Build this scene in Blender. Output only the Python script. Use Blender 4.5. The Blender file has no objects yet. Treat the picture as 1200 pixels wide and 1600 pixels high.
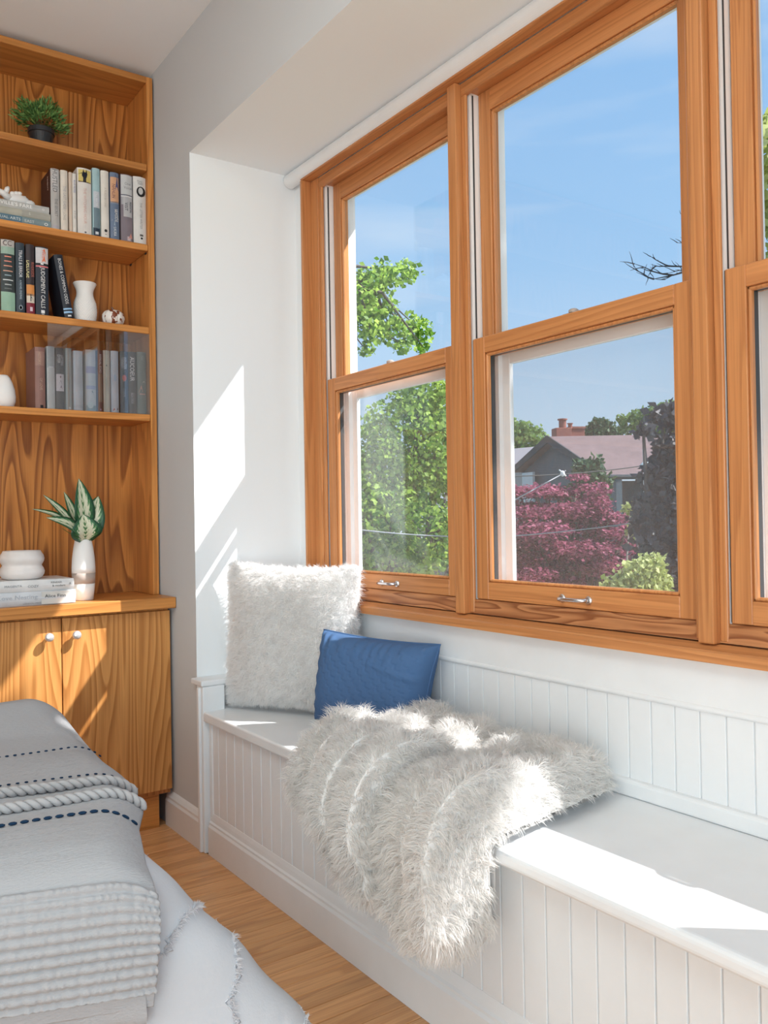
import bpy, bmesh, math, random
import numpy as np
from mathutils import Vector, Matrix

S = bpy.context.scene
COL = S.collection
random.seed(7)
RNG = np.random.default_rng(11)

# ------------------------------------------------------------------ camera
H, F = 1.05, 1343.0
_vy = np.array([-937., 29., F]); _vx = np.array([1925., -18., F])
_vy /= np.linalg.norm(_vy); _vx -= _vy * _vx.dot(_vy); _vx /= np.linalg.norm(_vx)
_up = np.cross(_vx, _vy)
if _up[1] > 0: _up = -_up
RC = np.stack([_vx, _vy, _up])
cam_d = bpy.data.cameras.new('camera'); cam = bpy.data.objects.new('camera', cam_d); COL.objects.link(cam)
cam_d.sensor_fit = 'HORIZONTAL'; cam_d.sensor_width = 36; cam_d.lens = 36 * F / 1200
cam_d.clip_start = .02; cam_d.clip_end = 400
_m = Matrix.Identity(4)
for i in range(3):
    _m[i][0] = RC[i, 0]; _m[i][1] = -RC[i, 1]; _m[i][2] = -RC[i, 2]
_m[2][3] = H
cam.matrix_world = _m
S.camera = cam

def at(u, v, depth):
    """world point at a given distance along the view axis (used to survey far things)"""
    return Vector((RC @ np.array([u - 600, v - 800, F])) * depth / F) + Vector((0, 0, H))

# ------------------------------------------------------------------ light
S.view_settings.view_transform = 'Standard'; S.view_settings.look = 'None'
S.view_settings.gamma = 1.0; S.view_settings.use_curve_mapping = False
S.view_settings.exposure = 0.08
S.cycles.use_denoising = True
S.cycles.max_bounces = 24; S.cycles.diffuse_bounces = 16; S.cycles.transmission_bounces = 20; S.cycles.transparent_max_bounces = 24
S.cycles.sample_clamp_indirect = 6.0

W = bpy.data.worlds.new('sky'); S.world = W; W.use_nodes = True
nt = W.node_tree; nt.nodes.clear()
_o = nt.nodes.new('ShaderNodeOutputWorld'); _b = nt.nodes.new('ShaderNodeBackground')
_tc = nt.nodes.new('ShaderNodeTexCoord'); _sx = nt.nodes.new('ShaderNodeSeparateXYZ')
_rp = nt.nodes.new('ShaderNodeValToRGB'); _mp = nt.nodes.new('ShaderNodeMapping')
_nz = nt.nodes.new('ShaderNodeTexNoise'); _r2 = nt.nodes.new('ShaderNodeValToRGB'); _mx = nt.nodes.new('ShaderNodeMix')
_mx.data_type = 'RGBA'
nt.links.new(_tc.outputs['Generated'], _sx.inputs[0]); nt.links.new(_sx.outputs['Z'], _rp.inputs[0])
e = _rp.color_ramp.elements
e[0].position = 0.0; e[0].color = (.70, .82, .94, 1)
e[1].position = 0.62; e[1].color = (.20, .45, .83, 1)
x = e.new(.10); x.color = (.55, .74, .93, 1)
x = e.new(.28); x.color = (.36, .61, .91, 1)
_mp.inputs['Scale'].default_value = (1.3, 1.3, 9.0)
nt.links.new(_tc.outputs['Generated'], _mp.inputs[0]); nt.links.new(_mp.outputs[0], _nz.inputs['Vector'])
_nz.inputs['Scale'].default_value = 1.6; _nz.inputs['Detail'].default_value = 5
nt.links.new(_nz.outputs['Fac'], _r2.inputs[0])
_r2.color_ramp.elements[0].position = .50; _r2.color_ramp.elements[0].color = (0, 0, 0, 1)
_r2.color_ramp.elements[1].position = .85; _r2.color_ramp.elements[1].color = (.6, .6, .6, 1)
nt.links.new(_r2.outputs[0], _mx.inputs[0]); nt.links.new(_rp.outputs[0], _mx.inputs[6])
_mx.inputs[7].default_value = (.80, .88, .96, 1)
nt.links.new(_mx.outputs[2], _b.inputs[0]); _b.inputs[1].default_value = 1.0
nt.links.new(_b.outputs[0], _o.inputs[0])

sun_d = bpy.data.lights.new('sun', 'SUN'); sun = bpy.data.objects.new('sun', sun_d); COL.objects.link(sun)
sun_d.energy = 10.5; sun_d.angle = math.radians(.5); sun_d.color = (1, .98, .955)
sun.rotation_euler = Vector((-1, .87, -1.4)).to_track_quat('-Z', 'Y').to_euler()
sun.location = (6, -4, 9)

def area(name, loc, target, sx, sy, power, color=(1, 1, 1)):
    d = bpy.data.lights.new(name, 'AREA'); o = bpy.data.objects.new(name, d); COL.objects.link(o)
    d.shape = 'RECTANGLE'; d.size = sx; d.size_y = sy; d.energy = power; d.color = color
    o.location = loc
    o.rotation_euler = (Vector(target) - Vector(loc)).to_track_quat('-Z', 'Y').to_euler()
    return o
area('overhead_fill', (-.35, .9, 2.62), (-.3, .95, 0), 1.4, 1.4, 22, (.89, 1, .985))  # added fill without a fitting, brightens floor, bed and bench front
area('rear_fill', (-1.6, -2.2, .95), (1.0, 2.2, 1.45), 2.2, 1.5, 70, (.89, 1, .985))  # added fill behind the camera

# ------------------------------------------------------------------ materials
def mat(name):
    m = bpy.data.materials.new(name); m.use_nodes = True
    n = m.node_tree.nodes; b = n['Principled BSDF']
    return m, m.node_tree, b
def plain(name, col, rough=.5, metal=0., spec=.5, bump=0, bscale=200, var=0., vscale=8):
    m, t, b = mat(name)
    b.inputs['Base Color'].default_value = (*col, 1); b.inputs['Roughness'].default_value = rough
    b.inputs['Metallic'].default_value = metal; b.inputs['Specular IOR Level'].default_value = spec
    tc = t.nodes.new('ShaderNodeTexCoord')
    if var:
        nz = t.nodes.new('ShaderNodeTexNoise'); nz.inputs['Scale'].default_value = vscale; nz.inputs['Detail'].default_value = 4
        t.links.new(tc.outputs['Object'], nz.inputs['Vector'])
        r = t.nodes.new('ShaderNodeValToRGB')
        r.color_ramp.elements[0].color = (*[c * (1 - var) for c in col], 1); r.color_ramp.elements[0].position = .3
        r.color_ramp.elements[1].color = (*[min(1, c * (1 + var)) for c in col], 1); r.color_ramp.elements[1].position = .7
        t.links.new(nz.outputs['Fac'], r.inputs[0]); t.links.new(r.outputs[0], b.inputs['Base Color'])
    if bump:
        nz = t.nodes.new('ShaderNodeTexNoise'); nz.inputs['Scale'].default_value = bscale; nz.inputs['Detail'].default_value = 3
        t.links.new(tc.outputs['Object'], nz.inputs['Vector'])
        bp = t.nodes.new('ShaderNodeBump'); bp.inputs['Strength'].default_value = bump; bp.inputs['Distance'].default_value = .002
        t.links.new(nz.outputs['Fac'], bp.inputs['Height']); t.links.new(bp.outputs[0], b.inputs['Normal'])
    return m
def wood(name, axis, light, dark, cross=11., along=1.3, rings=16., rough=.38, fine=.35, lines=.85, tone=.18):
    """figured wood: contour lines of a noise that is stretched along the grain"""
    m, t, b = mat(name); N = t.nodes.new; L = t.links.new
    tc = N('ShaderNodeTexCoord'); oi = N('ShaderNodeObjectInfo'); mp = N('ShaderNodeMapping')
    sc = [cross] * 3; sc[axis] = along
    mp.inputs['Scale'].default_value = sc
    add = N('ShaderNodeVectorMath'); add.operation = 'ADD'
    mul = N('ShaderNodeVectorMath'); mul.operation = 'SCALE'; mul.inputs['Scale'].default_value = 37.0
    cmb = N('ShaderNodeCombineXYZ')
    L(oi.outputs['Random'], cmb.inputs[0]); L(oi.outputs['Random'], cmb.inputs[1]); L(oi.outputs['Random'], cmb.inputs[2])
    L(cmb.outputs[0], mul.inputs[0])
    L(tc.outputs['Object'], mp.inputs[0]); L(mp.outputs[0], add.inputs[0]); L(mul.outputs[0], add.inputs[1])
    nz = N('ShaderNodeTexNoise'); nz.inputs['Scale'].default_value = 1.0; nz.inputs['Detail'].default_value = 1.2; nz.inputs['Roughness'].default_value = .35
    L(add.outputs[0], nz.inputs['Vector'])
    k = N('ShaderNodeMath'); k.operation = 'MULTIPLY'; k.inputs[1].default_value = rings
    fr = N('ShaderNodeMath'); fr.operation = 'FRACT'
    L(nz.outputs['Fac'], k.inputs[0]); L(k.outputs[0], fr.inputs[0])
    rp = N('ShaderNodeValToRGB'); e = rp.color_ramp.elements
    mid = [l * (1 - lines * .35) + d * lines * .35 for l, d in zip(light, dark)]
    dk = [l * (1 - lines) + d * lines for l, d in zip(light, dark)]
    e[0].position = 0; e[0].color = (*light, 1); e[1].position = 1; e[1].color = (*light, 1)
    q = e.new(.45); q.color = (*mid, 1); q = e.new(.80); q.color = (*dk, 1); q = e.new(.90); q.color = (*dk, 1)
    L(fr.outputs[0], rp.inputs[0])
    # fibres
    mp2 = N('ShaderNodeMapping'); s2 = [260.] * 3; s2[axis] = 6.
    mp2.inputs['Scale'].default_value = s2; L(tc.outputs['Object'], mp2.inputs[0])
    n2 = N('ShaderNodeTexNoise'); n2.inputs['Scale'].default_value = 1; n2.inputs['Detail'].default_value = 2; L(mp2.outputs[0], n2.inputs['Vector'])
    mx = N('ShaderNodeMix'); mx.data_type = 'RGBA'; mx.blend_type = 'MULTIPLY'; mx.inputs[0].default_value = fine
    L(rp.outputs[0], mx.inputs[6]); L(n2.outputs['Fac'], mx.inputs[7])
    r3 = N('ShaderNodeValToRGB'); r3.color_ramp.elements[0].position = .3; r3.color_ramp.elements[0].color = (.45, .40, .36, 1)
    r3.color_ramp.elements[1].position = .6; r3.color_ramp.elements[1].color = (1, 1, 1, 1)
    L(n2.outputs['Fac'], r3.inputs[0]); L(r3.outputs[0], mx.inputs[7])
    # each board a little lighter or darker
    hs = N('ShaderNodeHueSaturation'); mr = N('ShaderNodeMapRange'); mr.inputs[3].default_value = 1 - tone; mr.inputs[4].default_value = 1 + tone
    L(oi.outputs['Random'], mr.inputs[0]); L(mr.outputs[0], hs.inputs['Value']); L(mx.outputs[2], hs.inputs['Color'])
    L(hs.outputs[0], b.inputs['Base Color'])
    b.inputs['Roughness'].default_value = rough; b.inputs['Specular IOR Level'].default_value = .35
    bp = N('ShaderNodeBump'); bp.inputs['Strength'].default_value = .08; bp.inputs['Distance'].default_value = .001
    L(n2.outputs['Fac'], bp.inputs['Height']); L(bp.outputs[0], b.inputs['Normal'])
    return m
def leafmat(name, c1, c2, trans=.45, vscale=1.5, rough=.5):
    m, t, b = mat(name); N = t.nodes.new; L = t.links.new
    geo = N('ShaderNodeNewGeometry'); rp = N('ShaderNodeValToRGB')
    rp.color_ramp.elements[0].color = (*c1, 1); rp.color_ramp.elements[0].position = .1
    rp.color_ramp.elements[1].color = (*c2, 1); rp.color_ramp.elements[1].position = .9
    L(geo.outputs['Random Per Island'], rp.inputs[0])
    b.inputs['Roughness'].default_value = rough; b.inputs['Specular IOR Level'].default_value = .25
    L(rp.outputs[0], b.inputs['Base Color'])
    tr = N('ShaderNodeBsdfTranslucent'); L(rp.outputs[0], tr.inputs[0])
    mx = N('ShaderNodeMixShader'); mx.inputs[0].default_value = trans
    L(b.outputs[0], mx.inputs[1]); L(tr.outputs[0], mx.inputs[2]); L(mx.outputs[0], t.nodes['Material Output'].inputs[0])
    return m
def glassmat(name, ior=1.45, tint=(1, 1, 1), extra=0.):
    m, t, b = mat(name); N = t.nodes.new; L = t.links.new
    t.nodes.remove(b)
    tr = N('ShaderNodeBsdfTransparent'); tr.inputs[0].default_value = (*tint, 1)
    gl = N('ShaderNodeBsdfGlossy'); gl.inputs['Roughness'].default_value = 0.0
    fr = N('ShaderNodeFresnel'); geo = N('ShaderNodeNewGeometry'); mr = N('ShaderNodeMapRange')   # same reflectance from both faces
    mr.inputs[3].default_value = ior; mr.inputs[4].default_value = 1 / ior; L(geo.outputs['Backfacing'], mr.inputs[0]); L(mr.outputs[0], fr.inputs[0])
    mx = N('ShaderNodeMixShader'); L(fr.outputs[0], mx.inputs[0]); L(tr.outputs[0], mx.inputs[1]); L(gl.outputs[0], mx.inputs[2])
    L(mx.outputs[0], t.nodes['Material Output'].inputs[0])
    return m
def screenmat(name):
    m, t, b = mat(name); N = t.nodes.new; L = t.links.new
    b.inputs['Base Color'].default_value = (.42, .45, .48, 1); b.inputs['Roughness'].default_value = .8
    tr = N('ShaderNodeBsdfTransparent'); mx = N('ShaderNodeMixShader'); mx.inputs[0].default_value = .12
    L(tr.outputs[0], mx.inputs[1]); L(b.outputs[0], mx.inputs[2]); L(mx.outputs[0], t.nodes['Material Output'].inputs[0])
    return m
def furmat(name, col, trans=.5):
    m, t, b = mat(name); N = t.nodes.new; L = t.links.new
    b.inputs['Base Color'].default_value = (*col, 1); b.inputs['Roughness'].default_value = .7; b.inputs['Specular IOR Level'].default_value = .1
    tr = N('ShaderNodeBsdfTranslucent'); tr.inputs[0].default_value = (*col, 1)
    mx = N('ShaderNodeMixShader'); mx.inputs[0].default_value = trans
    L(b.outputs[0], mx.inputs[1]); L(tr.outputs[0], mx.inputs[2]); L(mx.outputs[0], t.nodes['Material Output'].inputs[0])
    return m

M = {}
OL, OD = (.62, .265, .070), (.30, .095, .018)      # oak of the bookcase
M['oak_x'] = wood('oak grain across', 0, OL, OD, cross=9, along=.6, rings=11, lines=.42, fine=.3)
M['oak_z'] = wood('oak grain upright', 2, OL, OD, cross=9, along=.6, rings=12, lines=.55)
M['oak_panel'] = wood('oak veneer panel', 2, (.56, .225, .053), (.22, .066, .012), cross=8.5, along=.8, rings=18, lines=.85, tone=.02)
M['oak_door'] = wood('oak veneer door', 2, (.66, .31, .095), (.36, .13, .028), cross=8.5, along=.7, rings=17, lines=.75, tone=.03, fine=.25)
FL, FD = (.60, .265, .098), (.30, .095, .030)      # fir of the windows
M['fir_y'] = wood('fir grain along wall', 1, FL, FD, cross=26, along=.9, rings=8, lines=.38, rough=.32, tone=.06, fine=.22)
M['fir_z'] = wood('fir grain upright', 2, FL, FD, cross=26, along=.7, rings=8, lines=.38, rough=.32, tone=.06, fine=.22)
M['fir_fig'] = wood('fir flat sawn rail', 1, (.55, .255, .11), (.22, .07, .025), cross=30, along=3.2, rings=6, lines=.85, rough=.35, tone=.05, fine=.22)
M['floor'] = wood('maple floor strip', 0, (.70, .375, .165), (.46, .20, .075), cross=16, along=1.5, rings=6, lines=.5, rough=.28, tone=.10)
M['wall'] = plain('wall paint toned for shade', (.565, .60, .625), .7, bump=.05, bscale=300)  # the dimmer light on the room side is put into this darker tone
M['bay'] = plain('bay paint toned for light', (.80, .835, .86), .7, bump=.05, bscale=300)  # lighter tone stands in for the brighter light inside the bay
M['ceil'] = plain('ceiling paint', (.815, .865, .905), .8)
M['white'] = plain('white gloss paint', (.76, .785, .805), .35, bump=.10, bscale=60, var=.02, vscale=12)
M['vinyl'] = plain('white vinyl', (.82, .83, .84), .4)
M['gasket'] = plain('dark gasket', (.04, .045, .05), .6)
M['chrome'] = plain('brushed chrome', (.72, .73, .75), .22, metal=1)
M['glass'] = glassmat('window glass', 1.45)
M['pane'] = glassmat('cabinet glass', 2.4, (.93, .94, .96))
M['screen'] = screenmat('insect screen mesh')
M['ceramic'] = plain('white ceramic', (.78, .77, .76), .35)
M['matte'] = plain('matte white ceramic', (.80, .79, .78), .6)
M['marble'] = plain('veined white stone', (.74, .70, .68), .45, var=.13, vscale=9)
M['taupe'] = plain('taupe glaze band', (.42, .35, .31), .6)
M['knob'] = plain('brushed knob', (.74, .74, .75), .3, metal=.6)
M['black'] = plain('black plastic', (.018, .019, .022), .5)
M['pages'] = plain('paper edges', (.72, .66, .56), .8, bump=.2, bscale=400)
M['blue'] = plain('blue cotton', (.068, .140, .285), .8, spec=.2, bump=.15, bscale=400)
M['furskin'] = plain('fur backing', (.74, .73, .72), .9)
M['fur'] = furmat('long white fur', (.84, .832, .818))
M['furp'] = furmat('fluffy white pile', (.92, .918, .915))
M['spread'] = plain('white cotton bedspread', (.55, .57, .605), .9, spec=.1, bump=.35, bscale=160)
M['fringe'] = furmat('white cotton fringe', (.78, .79, .82))
M['navy'] = plain('navy yarn', (.014, .036, .075), .9, spec=.1)
M['cord'] = plain('grey yarn cord', (.42, .415, .42), .9, spec=.1, bump=.4, bscale=500)
M['brick'] = plain('brick', (.28, .10, .075), .9, var=.25, vscale=30)
M['shingle'] = plain('brown roof shingles', (.165, .112, .112), .95, var=.12, vscale=3)
M['siding'] = plain('slate blue siding', (.06, .098, .125), .8, var=.08, vscale=2)
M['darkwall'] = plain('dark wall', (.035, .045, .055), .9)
M['bark'] = plain('grey bark', (.10, .085, .075), .9, bump=.5, bscale=40)
M['twig'] = plain('dark twig', (.05, .055, .06), .9)
M['wire'] = plain('pale cable', (.42, .43, .45), .6)
M['wired'] = plain('dark cable', (.06, .065, .07), .7)
M['lampgrey'] = plain('pale teal lamp housing', (.45, .56, .56), .5)
M['lawn'] = plain('lawn', (.19, .205, .14), .95, var=.25, vscale=1)
M['fence'] = plain('grey fence boards', (.10, .125, .145), .8)
M['green'] = leafmat('fresh green leaves', (.09, .22, .02), (.48, .66, .13), .5)
M['green2'] = leafmat('mid green leaves', (.09, .18, .04), (.24, .36, .11), .4)
M['darkgreen'] = leafmat('dark green needles', (.03, .075, .035), (.09, .16, .07), .25)
M['maroon'] = leafmat('red maple leaves', (.14, .024, .058), (.56, .17, .27), .4)
M['darkleaf'] = leafmat('dark purple leaves', (.030, .034, .045), (.085, .09, .105), .15)
M['lime'] = leafmat('lime leaves', (.34, .40, .10), (.60, .64, .28), .4)
M['potgreen'] = leafmat('tuft leaves', (.05, .15, .04), (.24, .44, .14), .35)

# ------------------------------------------------------------------ object helpers
def setp(o, label=None, cat=None, group=None, kind=None):
    if label: o['label'] = label
    if cat: o['category'] = cat
    if group: o['group'] = group
    if kind: o['kind'] = kind
    return o
def empty(name, loc=(0, 0, 0), label=None, cat=None, group=None, kind=None):
    o = bpy.data.objects.new(name, None); o.empty_display_size = .05; COL.objects.link(o); o.location = loc
    return setp(o, label, cat, group, kind)
def wloc(o):
    v = Vector((0, 0, 0))
    while o is not None:
        v += o.location; o = o.parent
    return v
def link(name, me, m, parent=None, base=None, smooth=False, **kw):
    """me is in world coordinates; the object's origin goes to its base (or its parent's origin)"""
    mats = m if isinstance(m, (list, tuple)) else [m]
    if len(me.materials) == 0:
        for q in mats: me.materials.append(q)
    o = bpy.data.objects.new(name, me); COL.objects.link(o)
    if parent is not None:
        o.parent = parent; off = wloc(parent)
    else:
        off = Vector(base) if base is not None else Vector((0, 0, 0)); o.location = off
    if off.length > 0: me.transform(Matrix.Translation(-off))
    if smooth: me.shade_smooth()
    return setp(o, **kw)
class MB:
    def __init__(s): s.b = bmesh.new()
    def box(s, x0, x1, y0, y1, z0, z1, bev=0., seg=1, mi=0):
        r = bmesh.ops.create_cube(s.b, size=1.0)['verts']
        for v in r: v.co = Vector(((x0 + x1) / 2 + v.co.x * (x1 - x0), (y0 + y1) / 2 + v.co.y * (y1 - y0), (z0 + z1) / 2 + v.co.z * (z1 - z0)))
        fs = list({f for v in r for f in v.link_faces})
        if bev > 0:
            es = list({q for v in r for q in v.link_edges})
            rr = bmesh.ops.bevel(s.b, geom=es, offset=bev, segments=seg, affect='EDGES', profile=.5)
            fs = [f for f in fs if f.is_valid] + [f for f in rr['faces'] if f.is_valid]
        if mi:
            for f in fs: f.material_index = mi
        return s
    def poly(s, pts, mi=0):
        f = s.b.faces.new([s.b.verts.new(p) for p in pts]); f.material_index = mi; return s
    def prism(s, pts, off, mi=0):
        """closed polygon pts swept by off"""
        off = Vector(off); a = [s.b.verts.new(p) for p in pts]; c = [s.b.verts.new(Vector(p) + off) for p in pts]; n = len(pts)
        fs = [s.b.faces.new(a), s.b.faces.new(c[::-1])]
        for i in range(n): fs.append(s.b.faces.new([a[i], c[i], c[(i + 1) % n], a[(i + 1) % n]][::-1]))
        for f in fs: f.material_index = mi
        bmesh.ops.recalc_face_normals(s.b, faces=fs); return s
    def lathe(s, c, prof, n=32, mi=0, sq=None):
        rings = []
        for r, z in prof:
            rings.append([s.b.verts.new((c[0] + r * math.cos(2 * math.pi * k / n), c[1] + r * math.sin(2 * math.pi * k / n), c[2] + z)) for k in range(n)])
        for a, d in zip(rings, rings[1:]):
            for k in range(n):
                f = s.b.faces.new([a[k], a[(k + 1) % n], d[(k + 1) % n], d[k]]); f.material_index = mi
        s.b.faces.new(rings[0][::-1]).material_index = mi; s.b.faces.new(rings[-1]).material_index = mi
        return s
    def tube(s, pts, r, n=8, mi=0):
        pts = [Vector(p) for p in pts]; rs = r if isinstance(r, (list, tuple)) else [r] * len(pts)
        rings = []; ref = Vector((0, 0, 1))
        for i, p in enumerate(pts):
            t = (pts[min(i + 1, len(pts) - 1)] - pts[max(i - 1, 0)]).normalized()
            if abs(t.dot(ref)) > .95: ref = Vector((1, 0, 0)) if abs(t.x) < .9 else Vector((0, 1, 0))
            a = t.cross(ref).normalized(); bb = t.cross(a)
            ref = -bb if False else ref
            rings.append([s.b.verts.new(p + (a * math.cos(2 * math.pi * k / n) + bb * math.sin(2 * math.pi * k / n)) * rs[i]) for k in range(n)])
        for a, d in zip(rings, rings[1:]):
            for k in range(n):
                f = s.b.faces.new([a[k], a[(k + 1) % n], d[(k + 1) % n], d[k]]); f.material_index = mi
        s.b.faces.new(rings[0][::-1]); s.b.faces.new(rings[-1])
        return s
    def ball(s, c, r, n=12, sc=(1, 1, 1), mi=0):
        rr = bmesh.ops.create_uvsphere(s.b, u_segments=n, v_segments=max(4, n // 2), radius=r)['verts']
        for v in rr: v.co = Vector((c[0] + v.co.x * sc[0], c[1] + v.co.y * sc[1], c[2] + v.co.z * sc[2]))
        if mi:
            for f in {f for v in rr for f in v.link_faces}: f.material_index = mi
        return s
    def rot(s, mtx):
        s.b.transform(mtx); return s
    def mesh(s, name='m'):
        bmesh.ops.recalc_face_normals(s.b, faces=s.b.faces[:])
        me = bpy.data.meshes.new(name); s.b.to_mesh(me); s.b.free(); return me
    def put(s, name, m, parent=None, **kw):
        return link(name, s.mesh(name), m, parent, **kw)
def arrmesh(name, V, Fc):
    """mesh from numpy arrays; Fc is (n,k)"""
    V = np.asarray(V, np.float32); Fc = np.asarray(Fc, np.int32); k = Fc.shape[1]; n = len(Fc)
    me = bpy.data.meshes.new(name); me.vertices.add(len(V)); me.vertices.foreach_set('co', V.ravel())
    me.loops.add(n * k); me.loops.foreach_set('vertex_index', Fc.ravel())
    me.polygons.add(n); me.polygons.foreach_set('loop_start', np.arange(0, n * k, k, dtype=np.int32))
    me.update(calc_edges=True); me.validate(); return me
def gridfaces(nu, nv, flip=False):
    i, j = np.meshgrid(np.arange(nu - 1), np.arange(nv - 1), indexing='ij'); a = (i * nv + j).ravel()
    f = np.stack([a, a + nv, a + nv + 1, a + 1], 1); return f[:, ::-1] if flip else f
def wob(P, scale, seed, n=6):
    """smooth pseudo noise of points, about -1..1"""
    r = np.random.default_rng(seed); out = np.zeros(len(P))
    for _ in range(n):
        d = r.normal(size=P.shape[1]); d /= np.linalg.norm(d)
        out += np.sin(P @ d * scale * r.uniform(.6, 1.7) + r.uniform(0, 6.28))
    return out / n * 1.6
def gnormals(P):
    """normals of a (nu,nv,3) grid"""
    du = np.gradient(P, axis=0); dv = np.gradient(P, axis=1); n = np.cross(du, dv)
    return n / (np.linalg.norm(n, axis=2, keepdims=True) + 1e-9)
def strands(roots, nrm, length, width, droop, jit=.5, cell=.012, clump=.6, seed=1):
    """tapering flat strands of fur that lean together in small locks"""
    r = np.random.default_rng(seed); n = len(roots)
    q = np.floor(roots / cell + r.uniform(-.3, .3, roots.shape)).astype(np.int64)
    h = (q[:, 0] * 73856093) ^ (q[:, 1] * 19349663) ^ (q[:, 2] * 83492791)
    tab = r.normal(size=(4096, 3)); cd = tab[h % 4096]
    L = length * r.uniform(.65, 1.15, (n, 1))
    d1 = nrm + jit * (clump * cd * .6 + (1 - clump) * r.normal(size=(n, 3))); d1 /= np.linalg.norm(d1, axis=1, keepdims=True)
    cc = (q + .5) * cell
    pull = (cc - roots) * clump * .7
    d2 = d1 * .75 + jit * cd * clump * .5 + np.array(droop)[None, :]; d2 /= np.linalg.norm(d2, axis=1, keepdims=True)
    p1 = roots + d1 * L * .5 + pull * .4; p2 = p1 + d2 * L * .5 + pull * .6
    a = np.cross(d1, r.normal(size=(n, 3))); a /= np.linalg.norm(a, axis=1, keepdims=True) + 1e-9
    w = width * r.uniform(.7, 1.3, (n, 1))
    V = np.stack([roots - a * w, roots + a * w, p1 - a * w * .8, p1 + a * w * .8, p2], 1)
    base = (np.arange(n) * 5)[:, None]
    fs = [base + np.array([0, 1, 3]), base + np.array([0, 3, 2]), base + np.array([2, 3, 4])]
    global STN
    nn = nrm[:, None, :] * .8 + .45 * np.stack([d1] * 4 + [d2], 1)
    STN = (nn / np.linalg.norm(nn, axis=2, keepdims=True)).reshape(-1, 3)
    return V.reshape(-1, 3), np.concatenate(fs, 0)
def furmesh(name, V, Fc):
    """strand mesh whose shading follows the lie of the pile"""
    return arrmesh(name, V, Fc)
def sample(P, N, n, seed, keep=None):
    """n random points of a (nu,nv,3) grid, even per area"""
    r = np.random.default_rng(seed); nu, nv = P.shape[:2]
    A = np.linalg.norm(np.cross(P[1:, :-1] - P[:-1, :-1], P[:-1, 1:] - P[:-1, :-1]), axis=2)
    if keep is not None: A = A * keep[:-1, :-1]
    c = A.ravel() / A.sum(); k = r.choice(len(c), n, p=c); i, j = k // (nv - 1), k % (nv - 1)
    u, v = r.random((n, 1)), r.random((n, 1))
    def bl(X): return X[i, j] * (1 - u) * (1 - v) + X[i + 1, j] * u * (1 - v) + X[i, j + 1] * (1 - u) * v + X[i + 1, j + 1] * u * v
    return bl(P), bl(N)
def textmesh(s, size, mtx, align='CENTER', sx=1.0, ext=.0002):
    cu = bpy.data.curves.new('t', 'FONT'); cu.body = s; cu.size = size; cu.align_x = align; cu.align_y = 'CENTER'; cu.extrude = ext; cu.resolution_u = 2
    o = bpy.data.objects.new('t', cu); COL.objects.link(o)
    dg = bpy.context.evaluated_depsgraph_get(); me = bpy.data.meshes.new_from_object(o.evaluated_get(dg))
    bpy.data.objects.remove(o); bpy.data.curves.remove(cu)
    me.materials.clear()
    me.transform(Matrix.Diagonal((sx, 1, 1, 1))); me.transform(mtx); return me
def spline(pts, n):
    pts = np.array(pts, float); d = np.r_[0, np.cumsum(np.linalg.norm(np.diff(pts, axis=0), axis=1))]; s = np.linspace(0, d[-1], n)
    return np.stack([np.interp(s, d, pts[:, k]) for k in range(pts.shape[1])], 1)
def instance(src, name, dx=0, dy=0, dz=0, parent=None):
    o = src.copy(); o.name = name; COL.objects.link(o); o.location = src.location + Vector((dx, dy, dz)); o.parent = parent if parent else src.parent
    return o

# ================================================================== ROOM SHELL
ZC, ZS = 2.68, 2.275          # ceiling, soffit of the window bay
XW, XB = 1.105, 1.50          # room wall and window wall
YE, YK = 2.67, 3.21           # end of the bay, wall behind the bookcase
Y0 = .20                      # near end of the bay

fl = MB().box(-2.6, 1.12, -3.0, 3.25, -.12, -.018).put('floor', plain('subfloor', (.12, .06, .03), .9), kind='structure')
ypl = .62; plank_me = {}
row = 0
while ypl < 3.2:
    xs = -1.0; cut = [-.15 + .9 * random.random(), 1.098]
    if row % 3 == 1: cut = [1.098]
    for xe in cut:
        w = .0558
        MB().box(xs + .0006, xe - .0006, ypl + .0005, ypl + w - .0007, -.018, random.uniform(-.0006, .0), bev=.0014).put('plank', M['floor'], fl)
        xs = xe
    ypl += .0562; row += 1
MB().box(-2.6, 1.098, -3.0, .619, -.018, -.0005).put('floor_boards', M['floor'], fl, kind='stuff')
MB().box(-2.6, -1.0, .619, 3.21, -.018, -.0005).put('floor_boards', M['floor'], fl, kind='stuff')

MB().box(-2.6, XW + .6, -1.2, 3.3, ZC, ZC + .12).put('ceiling', M['ceil'], kind='structure')
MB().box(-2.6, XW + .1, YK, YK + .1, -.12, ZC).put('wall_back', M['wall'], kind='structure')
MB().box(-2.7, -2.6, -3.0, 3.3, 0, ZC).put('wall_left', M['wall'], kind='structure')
# window side: pier beside the bookcase, header over the bay, near pier, parapet and window wall
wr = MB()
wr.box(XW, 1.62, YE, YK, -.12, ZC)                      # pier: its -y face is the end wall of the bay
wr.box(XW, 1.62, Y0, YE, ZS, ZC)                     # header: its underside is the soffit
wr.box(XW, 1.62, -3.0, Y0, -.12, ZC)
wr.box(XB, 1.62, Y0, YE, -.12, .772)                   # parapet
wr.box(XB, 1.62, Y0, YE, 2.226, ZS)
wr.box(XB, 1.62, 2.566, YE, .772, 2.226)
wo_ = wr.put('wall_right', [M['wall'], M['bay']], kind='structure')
for f in wo_.data.polygons: f.material_index = 0 if (f.normal.x < -.9 and f.center.x < XW + .01) else 1  # room-side faces take the darker tone that imitates shade
MB().box(1.62, 1.94, -.6, 4.2, 2.50, 2.58).box(1.62, 1.94, -.6, 4.2, 2.58, 2.64).put('roof_overhang', M['white'], kind='structure')

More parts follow.
